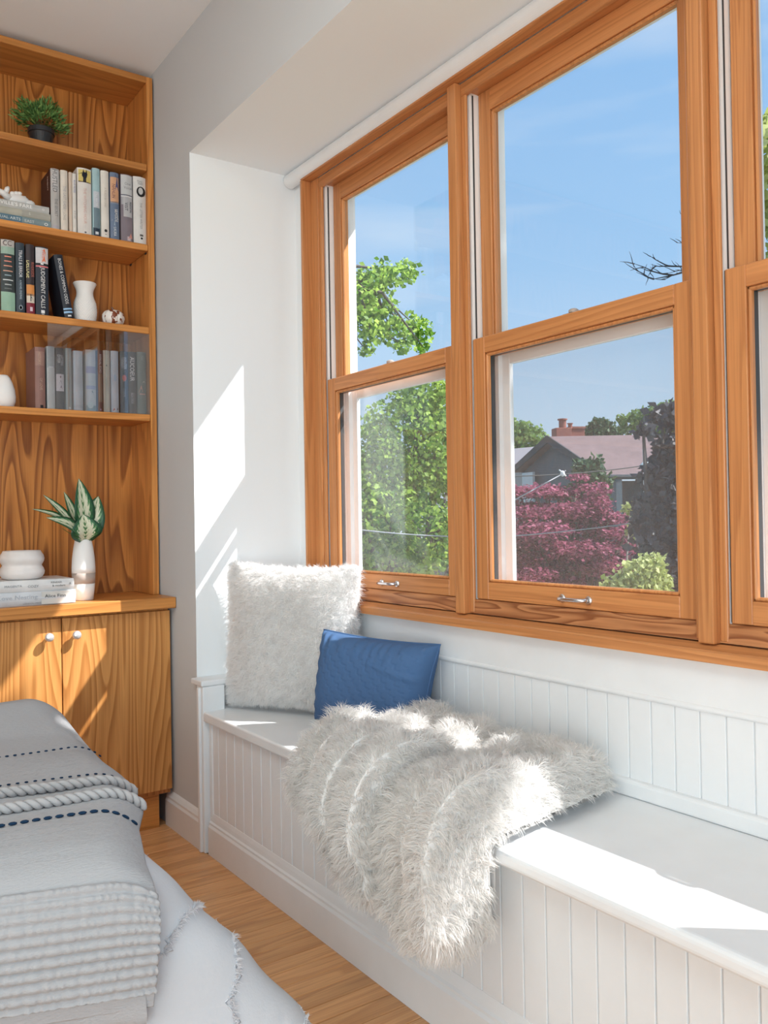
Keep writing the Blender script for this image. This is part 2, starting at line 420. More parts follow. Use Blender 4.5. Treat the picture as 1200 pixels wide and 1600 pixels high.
# ------------------------------------------------------------------ baseboards, bay trims
def baseprof(mb, x, y0, y1, z0=.0, h=.115, t=.016):
    pts = [(x, z0), (x - t, z0), (x - t, z0 + h * .74), (x - t * .75, z0 + h * .80), (x - t * .75, z0 + h * .86), (x - t * .35, z0 + h * .95), (x, z0 + h)]
    return mb.prism([(px, y0, pz) for px, pz in pts], (0, y1 - y0, 0))
baseprof(MB(), XW, 2.63, 2.925, h=.118, t=.018).put('baseboard_right', M['white'], kind='structure')
# corner pilaster at the end of the bench
pl = MB(); pl.box(1.088, XW + .06, 2.585, 2.632, 0, .530, bev=.004, seg=2); pl.box(1.080, 1.105, 2.600, 2.618, 0, .525, bev=.004, seg=2)
pl.box(1.083, 1.215, 2.582, 2.669, .530, .548, bev=.004, seg=2)
pl.put('trim_1', M['white'], kind='structure')
MB().box(1.150, XB, 2.652, 2.6695, .452, .525, bev=.004, seg=2).put('baseboard_bay', M['white'], kind='structure')
# rounded roller bead at the top of the window
def rod(x, z, r, y0, y1, n=20):
    return MB().prism([(x + r * math.cos(2 * math.pi * k / n), y0, z + r * math.sin(2 * math.pi * k / n)) for k in range(n)], (0, y1 - y0, 0))
rod(1.471, 2.2500, .0250, Y0, 2.655, 32).put('trim_2', M['white'], kind='structure', smooth=False)
# board under the sill with a bead, rail
tb = MB().box(1.488, XB, Y0, YE, .672, .7715, bev=.002); tb.put('trim_3', M['white'], kind='structure')
rod(1.492, .668, .0075, Y0, YE).put('trim_4', M['white'], kind='structure')

# ================================================================== WINDOW BENCH
bn = empty('window_bench', (1.3, 1.5, 0), 'built-in white beadboard window bench running along the whole window wall', 'bench')
MB().box(1.126, 1.49, Y0 + .01, 2.66, .02, .42).put('carcass', M['white'], bn)
BY1 = 2.575
p0 = None; y = BY1 - .0588
while y > .25:
    if p0 is None:
        mb = MB()
        w = .0588
        pr = [(1.126, y), (1.1150, y), (1.1150, y + .0028), (1.1105, y + .0034), (1.110, y + .0042), (1.110, y + w - .0012), (1.1108, y + w), (1.126, y + w)]
        mb.prism([(a, b, .128) for a, b in pr], (0, 0, .292)); p0 = mb.put('plank', M['white'], bn); ybase = y
    else: instance(p0, 'plank', dy=y - ybase)
    y -= .0588
# panel bead edge, moulded base, seat
bb = MB(); pts = [(1.126, 0), (1.096, 0), (1.096, .088), (1.100, .095), (1.100, .101), (1.104, .106), (1.106, .118), (1.109, .130), (1.126, .130)]
bb.prism([(a, Y0 + .01, z) for a, z in pts], (0, BY1 - Y0 - .01, 0)); bb.put('base_board', M['white'], bn)
MB().box(1.106, 1.126, 2.560, 2.584, .02, .425, bev=.003).put('end_stile', M['white'], bn)
MB().box(1.090, 1.488, 1.552, 2.64, .418, .450, bev=.006, seg=3).put('seat_board', M['white'], bn)
MB().box(1.058, 1.488, Y0 + .01, 1.548, .419, .4505, bev=.011, seg=4).put('seat_lid', M['white'], bn, label='hinged lid of the bench with a rounded overhanging front edge')
MB().box(1.475, 1.500, Y0 + .01, 2.65, .450, .487, bev=.007, seg=3).put('back_rail', M['white'], bn)
p1 = None; y = 1.873 + .0588 * 13
while y > .25:
    if p1 is None:
        pr = [(1.5, y), (1.4955, y), (1.4955, y + .0026), (1.4920, y + .0032), (1.4915, y + .004), (1.4915, y + .0576), (1.4923, y + .0588), (1.5, y + .0588)]
        p1 = MB().prism([(a, b, .487) for a, b in pr], (0, 0, .180)).put('back_plank', M['white'], bn); yb = y
    else: instance(p1, 'back_plank', dy=y - yb)
    y -= .0588

# ================================================================== WINDOWS
trim = empty('trim_5', (1.5, 1.5, .77), kind='structure')
YL = 2.556
# thin outer edge band, flat reveal, deep set frame
MB().box(1.462, 1.500, Y0, 2.566, 2.222, 2.236, bev=.002).put('head_casing', M['fir_y'], trim)
MB().box(1.497, 1.53, 2.5085, YL, .802, 2.2215, bev=.0015).put('side_jamb', M['fir_z'], trim)
MB().box(1.462, 1.500, YL, 2.568, .790, 2.2225, bev=.002).put('side_casing', M['fir_z'], trim)
sl = MB(); sl.prism([(1.462, Y0, .765), (1.520, Y0, .765), (1.520, Y0, .797), (1.498, Y0, .797), (1.466, Y0, .789), (1.462, Y0, .785)], (0, 2.568 - Y0, 0)); sl.put('sill_board', M['fir_y'], trim)
PITCH = .75
for k in range(3):
    yc = 1.777 - PITCH * k
    if k < 2: MB().box(1.482, 1.530, yc - .018, yc + .018, .798, 2.2215, bev=.003, seg=2).put('mullion', M['fir_z'], trim)
    MB().box(1.530, 1.62, yc - .022, yc + .022, .772, 2.2215).put('mullion_core', M['vinyl'], trim)
MB().box(1.520, 1.62, YL - .004, 2.566, .772, 2.226).put('jamb_core', M['vinyl'], trim)

def window(n, yc0):
    """double-hung unit between frame lines y0 < y1"""
    y0, y1 = yc0 + .018, yc0 + PITCH - .018
    w = empty('window_%d' % n, (1.52, (y0 + y1) / 2, .80), kind='structure')
    # frame: stops, head, stool
    for a, b in ((y0, y0 + .018), (y1 - .018, y1)):
        MB().box(1.502, 1.5105, a, b, .802, 2.2, bev=.002).put('stop', M['fir_z'], w)
        MB().box(1.5165, 1.545, (a if a == y0 else b - .017), (a + .017 if a == y0 else b), .802, 2.2).put('jamb_liner', M['vinyl'], w)
        MB().box(1.545, 1.62, (a if a == y0 else b - .016), (a + .016 if a == y0 else b), .802, 2.2).put('jamb_liner', M['vinyl'], w)
    g = y1 - .0165; MB().box(1.5255, 1.5305, g - .0015, g, 1.535, 2.19).put('balance_groove', M['gasket'], w)
    MB().box(1.500, 1.5125, y0, y1, 2.186, 2.2215, bev=.002).put('head_stop', M['fir_y'], w)
    MB().box(1.5125, 1.62, y0, y1, 2.196, 2.2215).put('head_jamb', M['fir_y'], w)
    st = MB(); st.prism([(1.503, y0, .800), (1.545, y0, .800), (1.545, y0, .846), (1.512, y0, .836), (1.505, y0, .830)], (0, y1 - y0, 0)); st.put('stool', M['fir_fig'], w)
    MB().box(1.545, 1.66, y0, y1, .79, .830, bev=.004).put('outer_sill', M['vinyl'], w)
    a, b = y0 + .0190, y1 - .0190
    for q in (y0 + .0171, y1 - .0189): MB().box(1.5150, 1.520, q, q + .0018, .84, 1.529).put('weatherstrip', M['gasket'], w)
    # lower sash
    sw = .044; x0, x1 = 1.513, 1.545
    lo = MB().box(x0, x1, a, a + sw, .8385, 1.530, bev=.0015).box(x0, x1, b - sw, b, .8385, 1.530, bev=.0015).put('lower_sash', M['fir_z'], w)
    MB().box(x0, x1, a + sw, b - sw, .8385, .884, bev=.0015).put('rail', M['fir_y'], lo)
    MB().box(x0, x1, a + sw, b - sw, 1.487, 1.530, bev=.0015).put('rail', M['fir_y'], lo)
    # sloped glazing bead, glass, gasket
    gb = MB(); c, d, e0, e1 = a + sw, b - sw, .884, 1.487
    for (ya, yb_, za, zb) in ((c, c + .008, e0, e1), (d - .008, d, e0, e1), (c, d, e0, e0 + .008), (c, d, e1 - .008, e1)):
        gb.box(x0 + .004, x0 + .018, ya, yb_, za, zb, bev=.003)
    gb.put('glazing_bead', M['fir_z'], lo)
    gk = MB()
    for (ya, yb_, za, zb) in ((c, c + .006, e0, e1), (d - .006, d, e0, e1), (c, d, e0, e0 + .004), (c, d, e1 - .006, e1)):
        gk.box(x0 + .018, x1, ya, yb_, za, zb)
    gk.put('gasket', M['gasket'], lo)
    MB().box(x0 + .019, x0 + .023, c + .001, d - .001, e0 + .001, e1 - .001).put('glass', M['glass'], lo)
    # upper sash
    x0, x1 = 1.547, 1.579
    up = MB().box(x0, x1, a, a + sw, 1.488, 2.196, bev=.0015).box(x0, x1, b - sw, b, 1.488, 2.196, bev=.0015).put('upper_sash', M['fir_z'], w)
    MB().box(x0, x1, a + sw, b - sw, 1.488, 1.530, bev=.0015).put('rail', M['fir_y'], up)
    MB().box(x0, x1, a + sw, b - sw, 2.140, 2.196, bev=.0015).put('rail', M['fir_y'], up)
    gb = MB(); e0, e1 = 1.530, 2.140
    for (ya, yb_, za, zb) in ((c, c + .008, e0, e1), (d - .008, d, e0, e1), (c, d, e0, e0 + .008), (c, d, e1 - .008, e1)):
        gb.box(x0 + .004, x0 + .018, ya, yb_, za, zb, bev=.003)
    gb.put('glazing_bead', M['fir_z'], up)
    MB().box(x0 + .019, x0 + .023, c + .001, d - .001, e0 + .001, e1 - .001).put('glass', M['glass'], up)
    # outside: white blind stop and half screen
    ex = MB()
    for (ya, yb_) in ((y0, y0 + .012), (y1 - .040, y1)): ex.box(1.584, 1.622, ya, yb_, .83, 2.2)
    ex.box(1.584, 1.622, y0 + .04, y1 - .04, 2.165, 2.2); ex.put('blind_stop', M['vinyl'], w)
    sc = MB()
    for (ya, yb_, za, zb) in ((y0 + .012, y0 + .026, .832, 1.50), (y1 - .068, y1 - .040, .832, 1.50), (y0 + .026, y1 - .068, .832, .858), (y0 + .026, y1 - .068, 1.466, 1.50)):
        sc.box(1.598, 1.612, ya, yb_, za, zb, bev=.0015)
    so = sc.put('screen_frame', M['vinyl'], w)
    MB().box(1.6045, 1.6055, y0 + .024, y1 - .066, .856, 1.468).put('screen_mesh', M['screen'], so)
    # pull handle near the left end of the bottom rail, sash lock on the meeting rail
    hy = y0 + .388
    hb = MB().lathe((0, 0, 0), [(.0105, 0), (.0105, .003), (.008, .006)], 16).rot(Matrix.Translation((1.513, hy, .859)) @ Matrix.Rotation(-math.pi / 2, 4, 'Y'))
    hb.b.normal_update()
    h2 = hb.b.copy(); 
    hb2 = MB(); hb2.b.free(); hb2.b = h2; hb2.rot(Matrix.Translation((0, -.081, 0)))
    me2 = hb2.mesh('rose')
    ho = hb.put('lift_handle', M['chrome'], lo, label='chrome lift handle'); link('lift_handle', me2, M['chrome'], lo)
    tb = MB().tube([(1.509, hy, .859), (1.499, hy, .859), (1.491, hy - .008, .859), (1.489, hy - .022, .859), (1.489, hy - .059, .859), (1.491, hy - .073, .859), (1.499, hy - .081, .859), (1.509, hy - .081, .859)], .0048, 12)
    tb.put('handle_bar', M['chrome'], lo, smooth=True)
    yl = (y0 + y1) / 2
    MB().box(1.524, 1.560, yl - .028, yl + .028, 1.530, 1.5345, bev=.002).lathe((1.535, yl, 1.5345), [(.012, 0), (.012, .006), (.008, .009)], 14).put('sash_lock', M['taupe'], w)
    return w
window(1, 1.777); window(2, 1.027); window(3, .277)

# ================================================================== BOOKCASE
XR = 1.098; XL0 = -1.0; YF = 2.985
bc = empty('bookcase', (0, 3.1, .80), 'tall built-in oak bookcase with open shelves below the ceiling', 'bookcase')
MB().box(XR - .022, XR, YF, YK - .002, .80, 2.655, bev=.0015).put('side_panel', M['oak_z'], bc)
MB().box(XL0, XL0 + .022, YF, YK - .002, .80, 2.655).put('side_panel', M['oak_z'], bc)
MB().box(XL0 + .022, XR - .022, YF, YK - .014, 2.632, 2.655, bev=.0015).put('top_panel', M['oak_x'], bc)
MB().box(XL0 + .022, XR - .022, YK - .014, YK - .003, .80, 2.655).put('back_panel', M['oak_panel'], bc)
SH = [2.340, 2.052, 1.755, 1.443]
for z in SH: MB().box(XL0 + .023, XR - .023, YF + .002, YK - .015, z - .024, z, bev=.003, seg=2).put('shelf', M['oak_x'], bc)
for yy in (3.004, 3.165): MB().box(XR - .0265, XR - .0222, yy, yy + .014, 2.0225, 2.0275, bev=.0008).put('shelf_clip', M['black'], bc)
# sliding glass pane on the lower shelf
gp = MB().box(.727, 1.0755, 2.990, 2.994, 1.4435, 1.730)
gp.put('glass_pane', M['pane'], base=(.9, 2.992, 1.4435), label='clear glass pane standing in front of the books on the lowest shelf', cat='glass pane')
# counter and base cabinet
MB().box(XL0, 1.103, 2.838, YK - .001, .762, .7995, bev=.002).put('countertop', M['oak_x'], base=(0, 3.0, .762), label='thick oak countertop under the bookcase, sunlit at its front edge', cat='countertop')
cb = empty('base_cabinet', (.3, 3.0, 0), 'low oak base cabinet with flat doors and round knobs', 'cabinet')
MB().box(XL0, 1.093, 2.892, YK - .002, .12, .7615).put('carcass', M['oak_z'], cb)
MB().box(XL0, 1.060, 2.912, YK - .002, 0.0, .1195).put('toe_kick', M['oak_x'], cb)
for (a, b, kx) in ((.732, 1.093, .772), (.366, .729, .687), (0.0, .363, .05), (-.366, -.003, -.05)):
    d = MB().box(a, b, 2.872, 2.891, .137, .7525, bev=.0015).put('door', M['oak_door'], cb)
    kb = MB().lathe((0, 0, 0), [(.0055, 0), (.0055, .012), (.010, .016), (.0140, .021), (.0140, .026), (.0105, .031), (.004, .033)], 24)
    kb.rot(Matrix.Translation((kx, 2.8725, .697)) @ Matrix.Rotation(math.pi / 2, 4, 'X')); kb.put('knob', M['knob'], d, smooth=True)

# ------------------------------------------------------------------ books
_cm = {}
def cmat(c, rough=.5):
    k = tuple(c) + (rough,)
    if k not in _cm: _cm[k] = plain('book cloth %d' % len(_cm), c, rough, spec=.35, var=.08, vscale=25)
    return _cm[k]
SPINE = Matrix(((0, 1, 0, 0), (0, 0, -1, 0), (-1, 0, 0, 0), (0, 0, 0, 1)))     # lettering runs down the spine
FLAT = Matrix(((1, 0, 0, 0), (0, 0, -1, 0), (0, 1, 0, 0), (0, 0, 0, 1)))      # lettering runs along x
GREY, WHT, INK = (.30, .30, .29), (.80, .79, .77), (.04, .04, .045)
def book(x0, x1, z0, h, label, col, deco=(), texts=(), yf=2.998, dep=.135, group=None, lean=0., side=None, soft=True):
    """upright book: cover with rounded spine, page block, printed bands and lettering.
       deco: (kind, fx0, fx1, fz0, fz1, colour) in fractions of the spine; texts: (string, fx, fz, size, colour, dir)"""
    w = x1 - x0; t = .0016 if soft else .0028
    o = empty('book', ((x0 + x1) / 2, yf + dep / 2, z0), label, 'book', group)
    X = Matrix.Translation((x1, 0, z0)) @ Matrix.Rotation(lean, 4, 'Y') @ Matrix.Translation((-x1, 0, -z0)) if lean else Matrix.Identity(4)
    cm = cmat(col); n = 6; bul = min(.006, w * .18)
    arc = [(x0 + w * k / n, yf + bul * (1 - math.sin(math.pi * k / n))) for k in range(n + 1)]
    mb = MB()
    outer = arc + [(x1, yf + dep), (x1 - t, yf + dep), (x1 - t, yf + bul + .003), (x0 + t, yf + bul + .003), (x0 + t, yf + dep), (x0, yf + dep)]
    mb.prism([(a, b, z0) for a, b in outer], (0, 0, h))
    co = mb.rot(X).put('cover', [cm, cmat(side)] if side else cm, o)
    MB().box(x0 + t, x1 - t, yf + bul + .0032, yf + dep - .003, z0 + .002, z0 + h - .003).rot(X).put('pages', M['pages'], o)
    def ysp(fx): return yf + bul * (1 - math.sin(math.pi * min(1, max(0, fx))))
    for i, (kind, fa, fb, ga, gb, c) in enumerate(deco):
        mb = MB(); e = .0003
        if kind == 'r':
            for k in range(n):
                a, b = fa + (fb - fa) * k / n, fa + (fb - fa) * (k + 1) / n
                pa, pb = (x0 + w * a, ysp(a) - e), (x0 + w * b, ysp(b) - e)
                mb.poly([(pa[0], pa[1], z0 + h * ga), (pb[0], pb[1], z0 + h * ga), (pb[0], pb[1], z0 + h * gb), (pa[0], pa[1], z0 + h * gb)])
        elif kind == 'c':
            cx, cz = x0 + w * (fa + fb) / 2, z0 + h * (ga + gb) / 2; rx, rz = w * (fb - fa) / 2, h * (gb - ga) / 2
            mb.poly([(cx + rx * math.cos(q), ysp((fa + fb) / 2) - e * 1.8, cz + rz * math.sin(q)) for q in np.linspace(0, 6.2832, 17)[:-1]])
        elif kind == 't':
            mb.poly([(x0 + w * fa, ysp(fa) - e * 1.6, z0 + h * ga), (x0 + w * fb, ysp(fb) - e * 1.6, z0 + h * (ga + .02)), (x0 + w * (fa * .4 + fb * .6), ysp(.5) - e * 1.6, z0 + h * gb)])
        mb.rot(X); mb.put('spine_print', cmat(c), o)
    for (s, fx, fz, size, c, dr) in texts:
        me = textmesh(s, size, Matrix.Translation((x0 + w * fx, ysp(fx) - .0007, z0 + h * fz)) @ (SPINE if dr == 'v' else FLAT), sx=.85)
        me.transform(X); link('title', me, cmat(c, .45), o)
    return o
G1, G2, G3 = 'books on the second shelf', 'books on the third shelf', 'books behind the glass pane'
z = SH[1] + .0005
book(.746, .774, z, .206, 'grey paperback with dark brown cover side, leftmost upright on the second shelf', (.42, .41, .40), [('r', .1, .9, .64, .97, (.50, .50, .50)), ('r', .2, .9, .03, .07, (.38, .37, .42))],
     [('HUSTLED', .42, .80, .022, (.16, .16, .17), 'v'), ('THE SECRET', .55, .36, .013, (.2, .2, .2), 'v')], side=(.06, .022, .02), group=G1)
# dark brown front board of that book
MB().box(.7452, .7462, 3.006, 3.130, z, z + .205).put('front_board', cmat((.055, .022, .020)), bpy.data.objects['book'], label='dark brown glossy front cover')
me = textmesh('NIGHT', .016, Matrix.Translation((.7450, 3.04, z + .165)) @ Matrix(((0, 0, -1, 0), (0, -1, 0, 0), (-1, 0, 0, 0), (0, 0, 0, 1)))); link('title', me, cmat((.55, .42, .36)), bpy.data.objects['book'])
book(.778, .801, z, .207, 'narrow cream paperback with faint grey lettering, second upright on its shelf', (.66, .61, .54), [], [('THE LAST GATE', .5, .55, .013, (.42, .42, .44), 'v'), ('DAY LONG', .45, .30, .012, (.40, .38, .36), 'v')], group=G1)
book(.805, .816, z, .205, 'very thin beige paperback between the narrow cream and the white striped ones', (.56, .46, .38), group=G1)
book(.817, .829, z, .203, 'thin white book with pale blue lettering touching a very thin beige one', (.66, .64, .60), [], [('BLUE NOTES', .5, .78, .009, (.25, .28, .45), 'v'), ('A STORY', .5, .3, .008, (.35, .33, .33), 'v')], group=G1)
book(.834, .881, z, .229, 'wide white book with a yellow picture and black figure at the top of its spine', (.68, .65, .62), [('r', .08, .97, .79, .975, (.62, .50, .16)), ('c', .33, .68, .84, .94, (.012, .012, .02)), ('t', .30, .5, .88, .985, (.012, .012, .02)), ('t', .52, .72, .88, .985, (.012, .012, .02)), ('r', .40, .62, .79, .86, (.012, .012, .02)), ('t', .05, .45, .90, .925, (.012, .012, .02)), ('r', .08, .97, .785, .80, (.06, .02, .04)), ('c', .44, .6, .02, .045, (.1, .1, .12))],
     [('THE WITCHING HOUR', .5, .43, .014, (.62, .40, .36), 'v')], group=G1, soft=False)
book(.885, .910, z, .238, 'slim teal book with a misty pale middle and dark foot on the second shelf', (.34, .50, .54), [('r', .12, .95, .42, .66, (.50, .54, .60)), ('r', .12, .95, .12, .42, (.15, .22, .26)), ('r', .05, .98, .0, .13, (.02, .035, .06)), ('r', .3, .75, .03, .07, (.65, .68, .72))], [('STILL WATER', .5, .55, .010, (.72, .76, .78), 'v')], group=G1)
book(.914, .941, z, .236, 'slim ivory book with a small dark dot near its foot', (.70, .67, .62), [('c', .35, .72, .085, .13, (.03, .03, .035)), ('r', .42, .66, .05, .06, (.2, .2, .2))], [('A PLACE BEYOND', .5, .60, .010, (.50, .47, .42), 'v')], group=G1)
book(.946, .977, z, .237, 'book with an orange top and blue painted lower spine on the second shelf', (.13, .18, .27), [('r', .03, .97, .55, .93, (.60, .34, .20)), ('t', .1, .9, .80, .99, (.10, .12, .24)), ('t', .5, .95, .72, .95, (.09, .10, .22)), ('r', .03, .97, .54, .565, (.30, .31, .37)), ('t', .15, .9, .28, .46, (.55, .52, .48)), ('t', .1, .7, .04, .28, (.30, .38, .48))], [('NAHLIN', .36, .72, .016, (.20, .10, .10), 'v'), ('SEASIDE', .62, .36, .015, (.62, .62, .62), 'v'), ('LAURA', .45, .12, .012, (.72, .74, .76), 'v')], group=G1)
book(.984, 1.025, z, .239, 'book with a pale grey top and purple lower spine, second from the right side panel', (.20, .17, .20), [('r', .02, .98, .70, .99, (.52, .54, .55)), ('r', .02, .98, .685, .70, (.10, .11, .15)), ('r', .02, .98, .665, .685, (.62, .63, .64)), ('r', .04, .97, .55, .665, (.36, .37, .40)), ('r', .2, .95, .37, .66, (.46, .46, .48)), ('t', .55, .98, .04, .13, (.55, .26, .22)), ('r', .5, .8, .02, .08, (.55, .45, .48))], [('One', .56, .86, .014, (.25, .26, .28), 'h'), ('Voice', .56, .80, .014, (.25, .26, .28), 'h'), ('MANON', .78, .52, .012, (.05, .05, .07), 'v'), ('VISIT', .42, .52, .016, (.06, .06, .08), 'v')], group=G1, soft=False)
book(1.029, 1.0745, z, .241, 'wide off-white book with a round black portrait medallion, last on the right', (.66, .655, .64), [('c', .22, .92, .70, .855, (.012, .012, .014)), ('c', .36, .74, .735, .84, (.50, .50, .50)), ('t', .30, .85, .70, .765, (.012, .012, .014)), ('c', .50, .68, .07, .10, (.012, .012, .014)), ('r', .45, .72, .115, .145, (.1, .1, .1))], [('Mary', .48, .93, .011, (.38, .38, .38), 'h'), ('Field', .52, .895, .011, (.38, .38, .38), 'h'), ('THE LETTER WRITER', .55, .42, .012, (.33, .33, .33), 'v')], group=G1)

def flatbook(x0, x1, z0, z1, yf, dep, label, col, texts=(), deco=(), group=None, name='book', loc=None, soft=False):
    o = empty(name, ((x0 + x1) / 2, yf + dep / 2, z0), label, 'book', group); h = z1 - z0; t = .0025; n = 6; bul = h * .16
    arc = [(yf + bul * (1 - math.sin(math.pi * k / n)), z0 + h * k / n) for k in range(n + 1)]
    prof = arc + [(yf + dep, z1), (yf + dep, z1 - t), (yf + bul + .004, z1 - t), (yf + bul + .004, z0 + t), (yf + dep, z0 + t), (yf + dep, z0)]
    MB().prism([(x0, a, b) for a, b in prof], (x1 - x0, 0, 0)).put('cover', cmat(col), o)
    MB().box(x0 + .003, x1 - .003, yf + bul + .0042, yf + dep - .003, z0 + t, z1 - t).put('pages', M['pages'], o)
    for (fa, fb, ga, gb, c) in deco:
        MB().poly([(x0 + (x1 - x0) * fa, yf - .0004 + bul * .12, z0 + h * ga), (x0 + (x1 - x0) * fb, yf - .0004 + bul * .12, z0 + h * ga), (x0 + (x1 - x0) * fb, yf - .0004 + bul * .12, z0 + h * gb), (x0 + (x1 - x0) * fa, yf - .0004 + bul * .12, z0 + h * gb)]).put('spine_print', cmat(c), o)
    for (s, fx, fz, size, c) in texts:
        link('title', textmesh(s, size, Matrix.Translation((x0 + (x1 - x0) * fx, yf - .0008, z0 + h * fz)) @ FLAT, sx=1.1), cmat(c, .45), o)
    return o
GS = 'books lying flat on the second shelf'
flatbook(.515, .7445, z, z + .024, 2.998, .15, 'teal and grey book lying flat at the bottom of the stack on the second shelf', (.20, .27, .29), [('VISUAL ARTS', .40, .5, .013, (.60, .65, .66)), ('EAST', .70, .45, .013, (.55, .58, .58)), ('O', .93, .4, .014, (.85, .85, .85))], [(.0, .60, .05, .95, (.09, .17, .23))], group=GS)
flatbook(.505, .7435, z + .0245, z + .048, 2.999, .145, 'olive grey book lying flat in the middle of the stack on the second shelf', (.40, .39, .33), [('S', .72, .5, .012, (.62, .62, .56))], [(.62, .99, .08, .92, (.33, .325, .29))], group=GS)
flatbook(.500, .740, z + .0485, z + .072, 3.001, .14, 'light grey book with white capitals lying on top of the stack below the white figurine', (.44, .44, .43), [("DEVILLE'S FARE", .52, .5, .0165, (.86, .86, .85)), ('o', .92, .5, .014, (.70, .70, .70))], [(.18, .27, .1, .9, (.33, .35, .44))], group=GS)

z = SH[2] + .0005
book(.586, .629, z, .236, 'green and charcoal book with stacked orange and white lines on its spine', (.036, .046, .048), [('r', .02, .98, .90, .995, (.46, .44, .42)), ('r', .02, .98, .80, .90, (.28, .40, .33)), ('r', .0, 1, .0, .27, (.27, .43, .33))] +
     [('r', .5 - q, .5 + q, f, f + .014, c) for q, f, c in ((.24, .755, (.75, .26, .18)), (.26, .69, (.70, .25, .18)), (.30, .625, (.72, .30, .20)), (.34, .555, (.62, .34, .24)), (.24, .495, (.30, .40, .44)), (.36, .43, (.70, .72, .72)), (.24, .365, (.45, .50, .50)), (.26, .31, (.13, .15, .15)))],
     [('CC', .45, .945, .024, (.10, .07, .07), 'h')], group=G2, soft=False)
book(.632, .659, z, .232, 'slim navy book with pale capitals, second from the left on the third shelf', (.035, .050, .066), [('c', .28, .72, .04, .11, (.30, .34, .38)), ('c', .36, .64, .05, .098, (.035, .05, .066)), ('r', .25, .75, .18, .45, (.05, .07, .09))], [('TRIALS & ERROR', .5, .70, .0145, (.66, .68, .72), 'v'), ('A NOVEL ENDING', .5, .33, .009, (.42, .50, .56), 'v')], group=G2)
book(.664, .690, z, .232, 'thin dark book with yellow letters and an orange sunset at its foot', (.040, .030, .034), [('r', .03, .97, .26, .42, (.62, .25, .07)), ('r', .03, .97, .16, .29, (.62, .55, .46)), ('t', .3, .8, .18, .25, (.03, .04, .05)), ('r', .45, .56, .18, .28, (.03, .04, .05)), ('r', .0, 1, .0, .16, (.20, .02, .035)), ('r', .4, .72, .04, .10, (.62, .50, .58))], [('DELUGE', .24, .64, .019, (.75, .70, .35), 'v'), ('RIVERSIDE', .74, .64, .013, (.42, .12, .09), 'v')], group=G2)
book(.694, .735, z, .230, 'thick black book with an orange and white top above a red stripe', (.022, .027, .040), [('r', .02, .98, .76, .985, (.56, .55, .57)), ('t', .25, .95, .80, .98, (.72, .20, .08)), ('t', .45, .8, .765, .86, (.66, .22, .10)), ('r', .0, 1, .735, .76, (.012, .012, .014)), ('r', .38, .60, .739, .757, (.85, .85, .85)), ('r', .02, .98, .705, .722, (.75, .20, .22)), ('r', .38, .66, .03, .075, (.72, .73, .74)), ('r', .42, .62, .012, .02, (.60, .60, .62))],
     [('TWISTS', .58, .87, .014, (.78, .14, .06), 'v'), ('JUDGEMENT CALLS', .52, .40, .0185, (.74, .73, .72), 'v')], group=G2, soft=False)
book(.787, .816, z + .0050, .213, 'black book with white capitals and two light blue stripes leaning to the left', (.018, .022, .034), [('r', .0, 1, .13, .155, (.30, .52, .78)), ('r', .0, 1, .075, .105, (.30, .52, .78)), ('r', .35, .75, .02, .045, (.7, .72, .74))], [('BONES & COMMON ODDS', .5, .58, .0150, (.68, .68, .69), 'v')], group=G2, lean=-math.radians(9.5), soft=False)

z = SH[3] + .0005
book(.690, .722, z, .206, 'brown paperback with faint pale script, leftmost of the row at the glass pane', (.24, .13, .11), [('r', .05, .95, .70, .93, (.30, .18, .15)), ('r', .45, .75, .01, .06, (.02, .015, .015))], [('HISTORY', .4, .82, .012, (.45, .30, .22), 'v'), ('OF LOVE', .55, .4, .012, (.45, .32, .25), 'v')], group=G3, yf=3.004)
book(.728, .753, z, .212, 'pale grey book with a white lower spine behind the glass pane', (.36, .40, .42), [('r', .02, .98, .0, .66, (.52, .54, .54)), ('r', .2, .8, .66, .68, (.66, .68, .70))], [('SEA GLASS', .5, .82, .010, (.48, .52, .54), 'v')], group=G3, yf=3.004)
book(.757, .783, z, .210, 'black book with a small white picture panel, third in the row behind the glass', (.045, .05, .06), [('r', .02, .98, .30, .575, (.64, .58, .60)), ('t', .4, .75, .32, .40, (.20, .10, .14)), ('t', .3, .7, .40, .48, (.10, .06, .09)), ('c', .45, .62, .51, .55, (.2, .08, .1))], [('DYER', .32, .82, .014, (.72, .72, .72), 'v'), ('LETTERS', .72, .80, .011, (.55, .56, .58), 'v')], group=G3, yf=3.004)
book(.789, .808, z, .212, 'slim sage grey book standing left of the bluish white one', (.36, .40, .39), [('c', .4, .75, .02, .05, (.7, .72, .74))], [('GREEN FIELDS', .5, .6, .009, (.46, .50, .48), 'v')], group=G3, yf=3.004)
book(.815, .846, z, .206, 'bluish white book right of the slim sage grey one behind the glass', (.60, .70, .76), [('r', .05, .95, .05, .10, (.50, .60, .68))], [('NORTH LIGHT', .5, .55, .012, (.48, .58, .64), 'v')], group=G3, yf=3.004)
book(.856, .890, z, .214, 'cream book with violet bands and dark green shapes at its foot', (.52, .48, .44), [('r', .02, .98, .62, .73, (.32, .28, .36)), ('r', .02, .98, .36, .42, (.34, .34, .44)), ('t', .1, .95, .18, .34, (.10, .14, .12)), ('r', .02, .98, .0, .10, (.20, .24, .20)), ('c', .1, .7, .05, .16, (.50, .52, .46))], [('HOME', .72, .86, .010, (.40, .36, .40), 'v')], group=G3, yf=3.004)
book(.897, .912, z, .216, 'thin dark purple book with white letters upright behind the glass', (.075, .045, .058), [('r', .1, .9, .16, .62, (.20, .175, .14)), ('c', .35, .65, .025, .055, (.60, .42, .55))], [('ANNUAL ECHO', .5, .78, .011, (.72, .70, .68), 'v')], group=G3, yf=3.004)
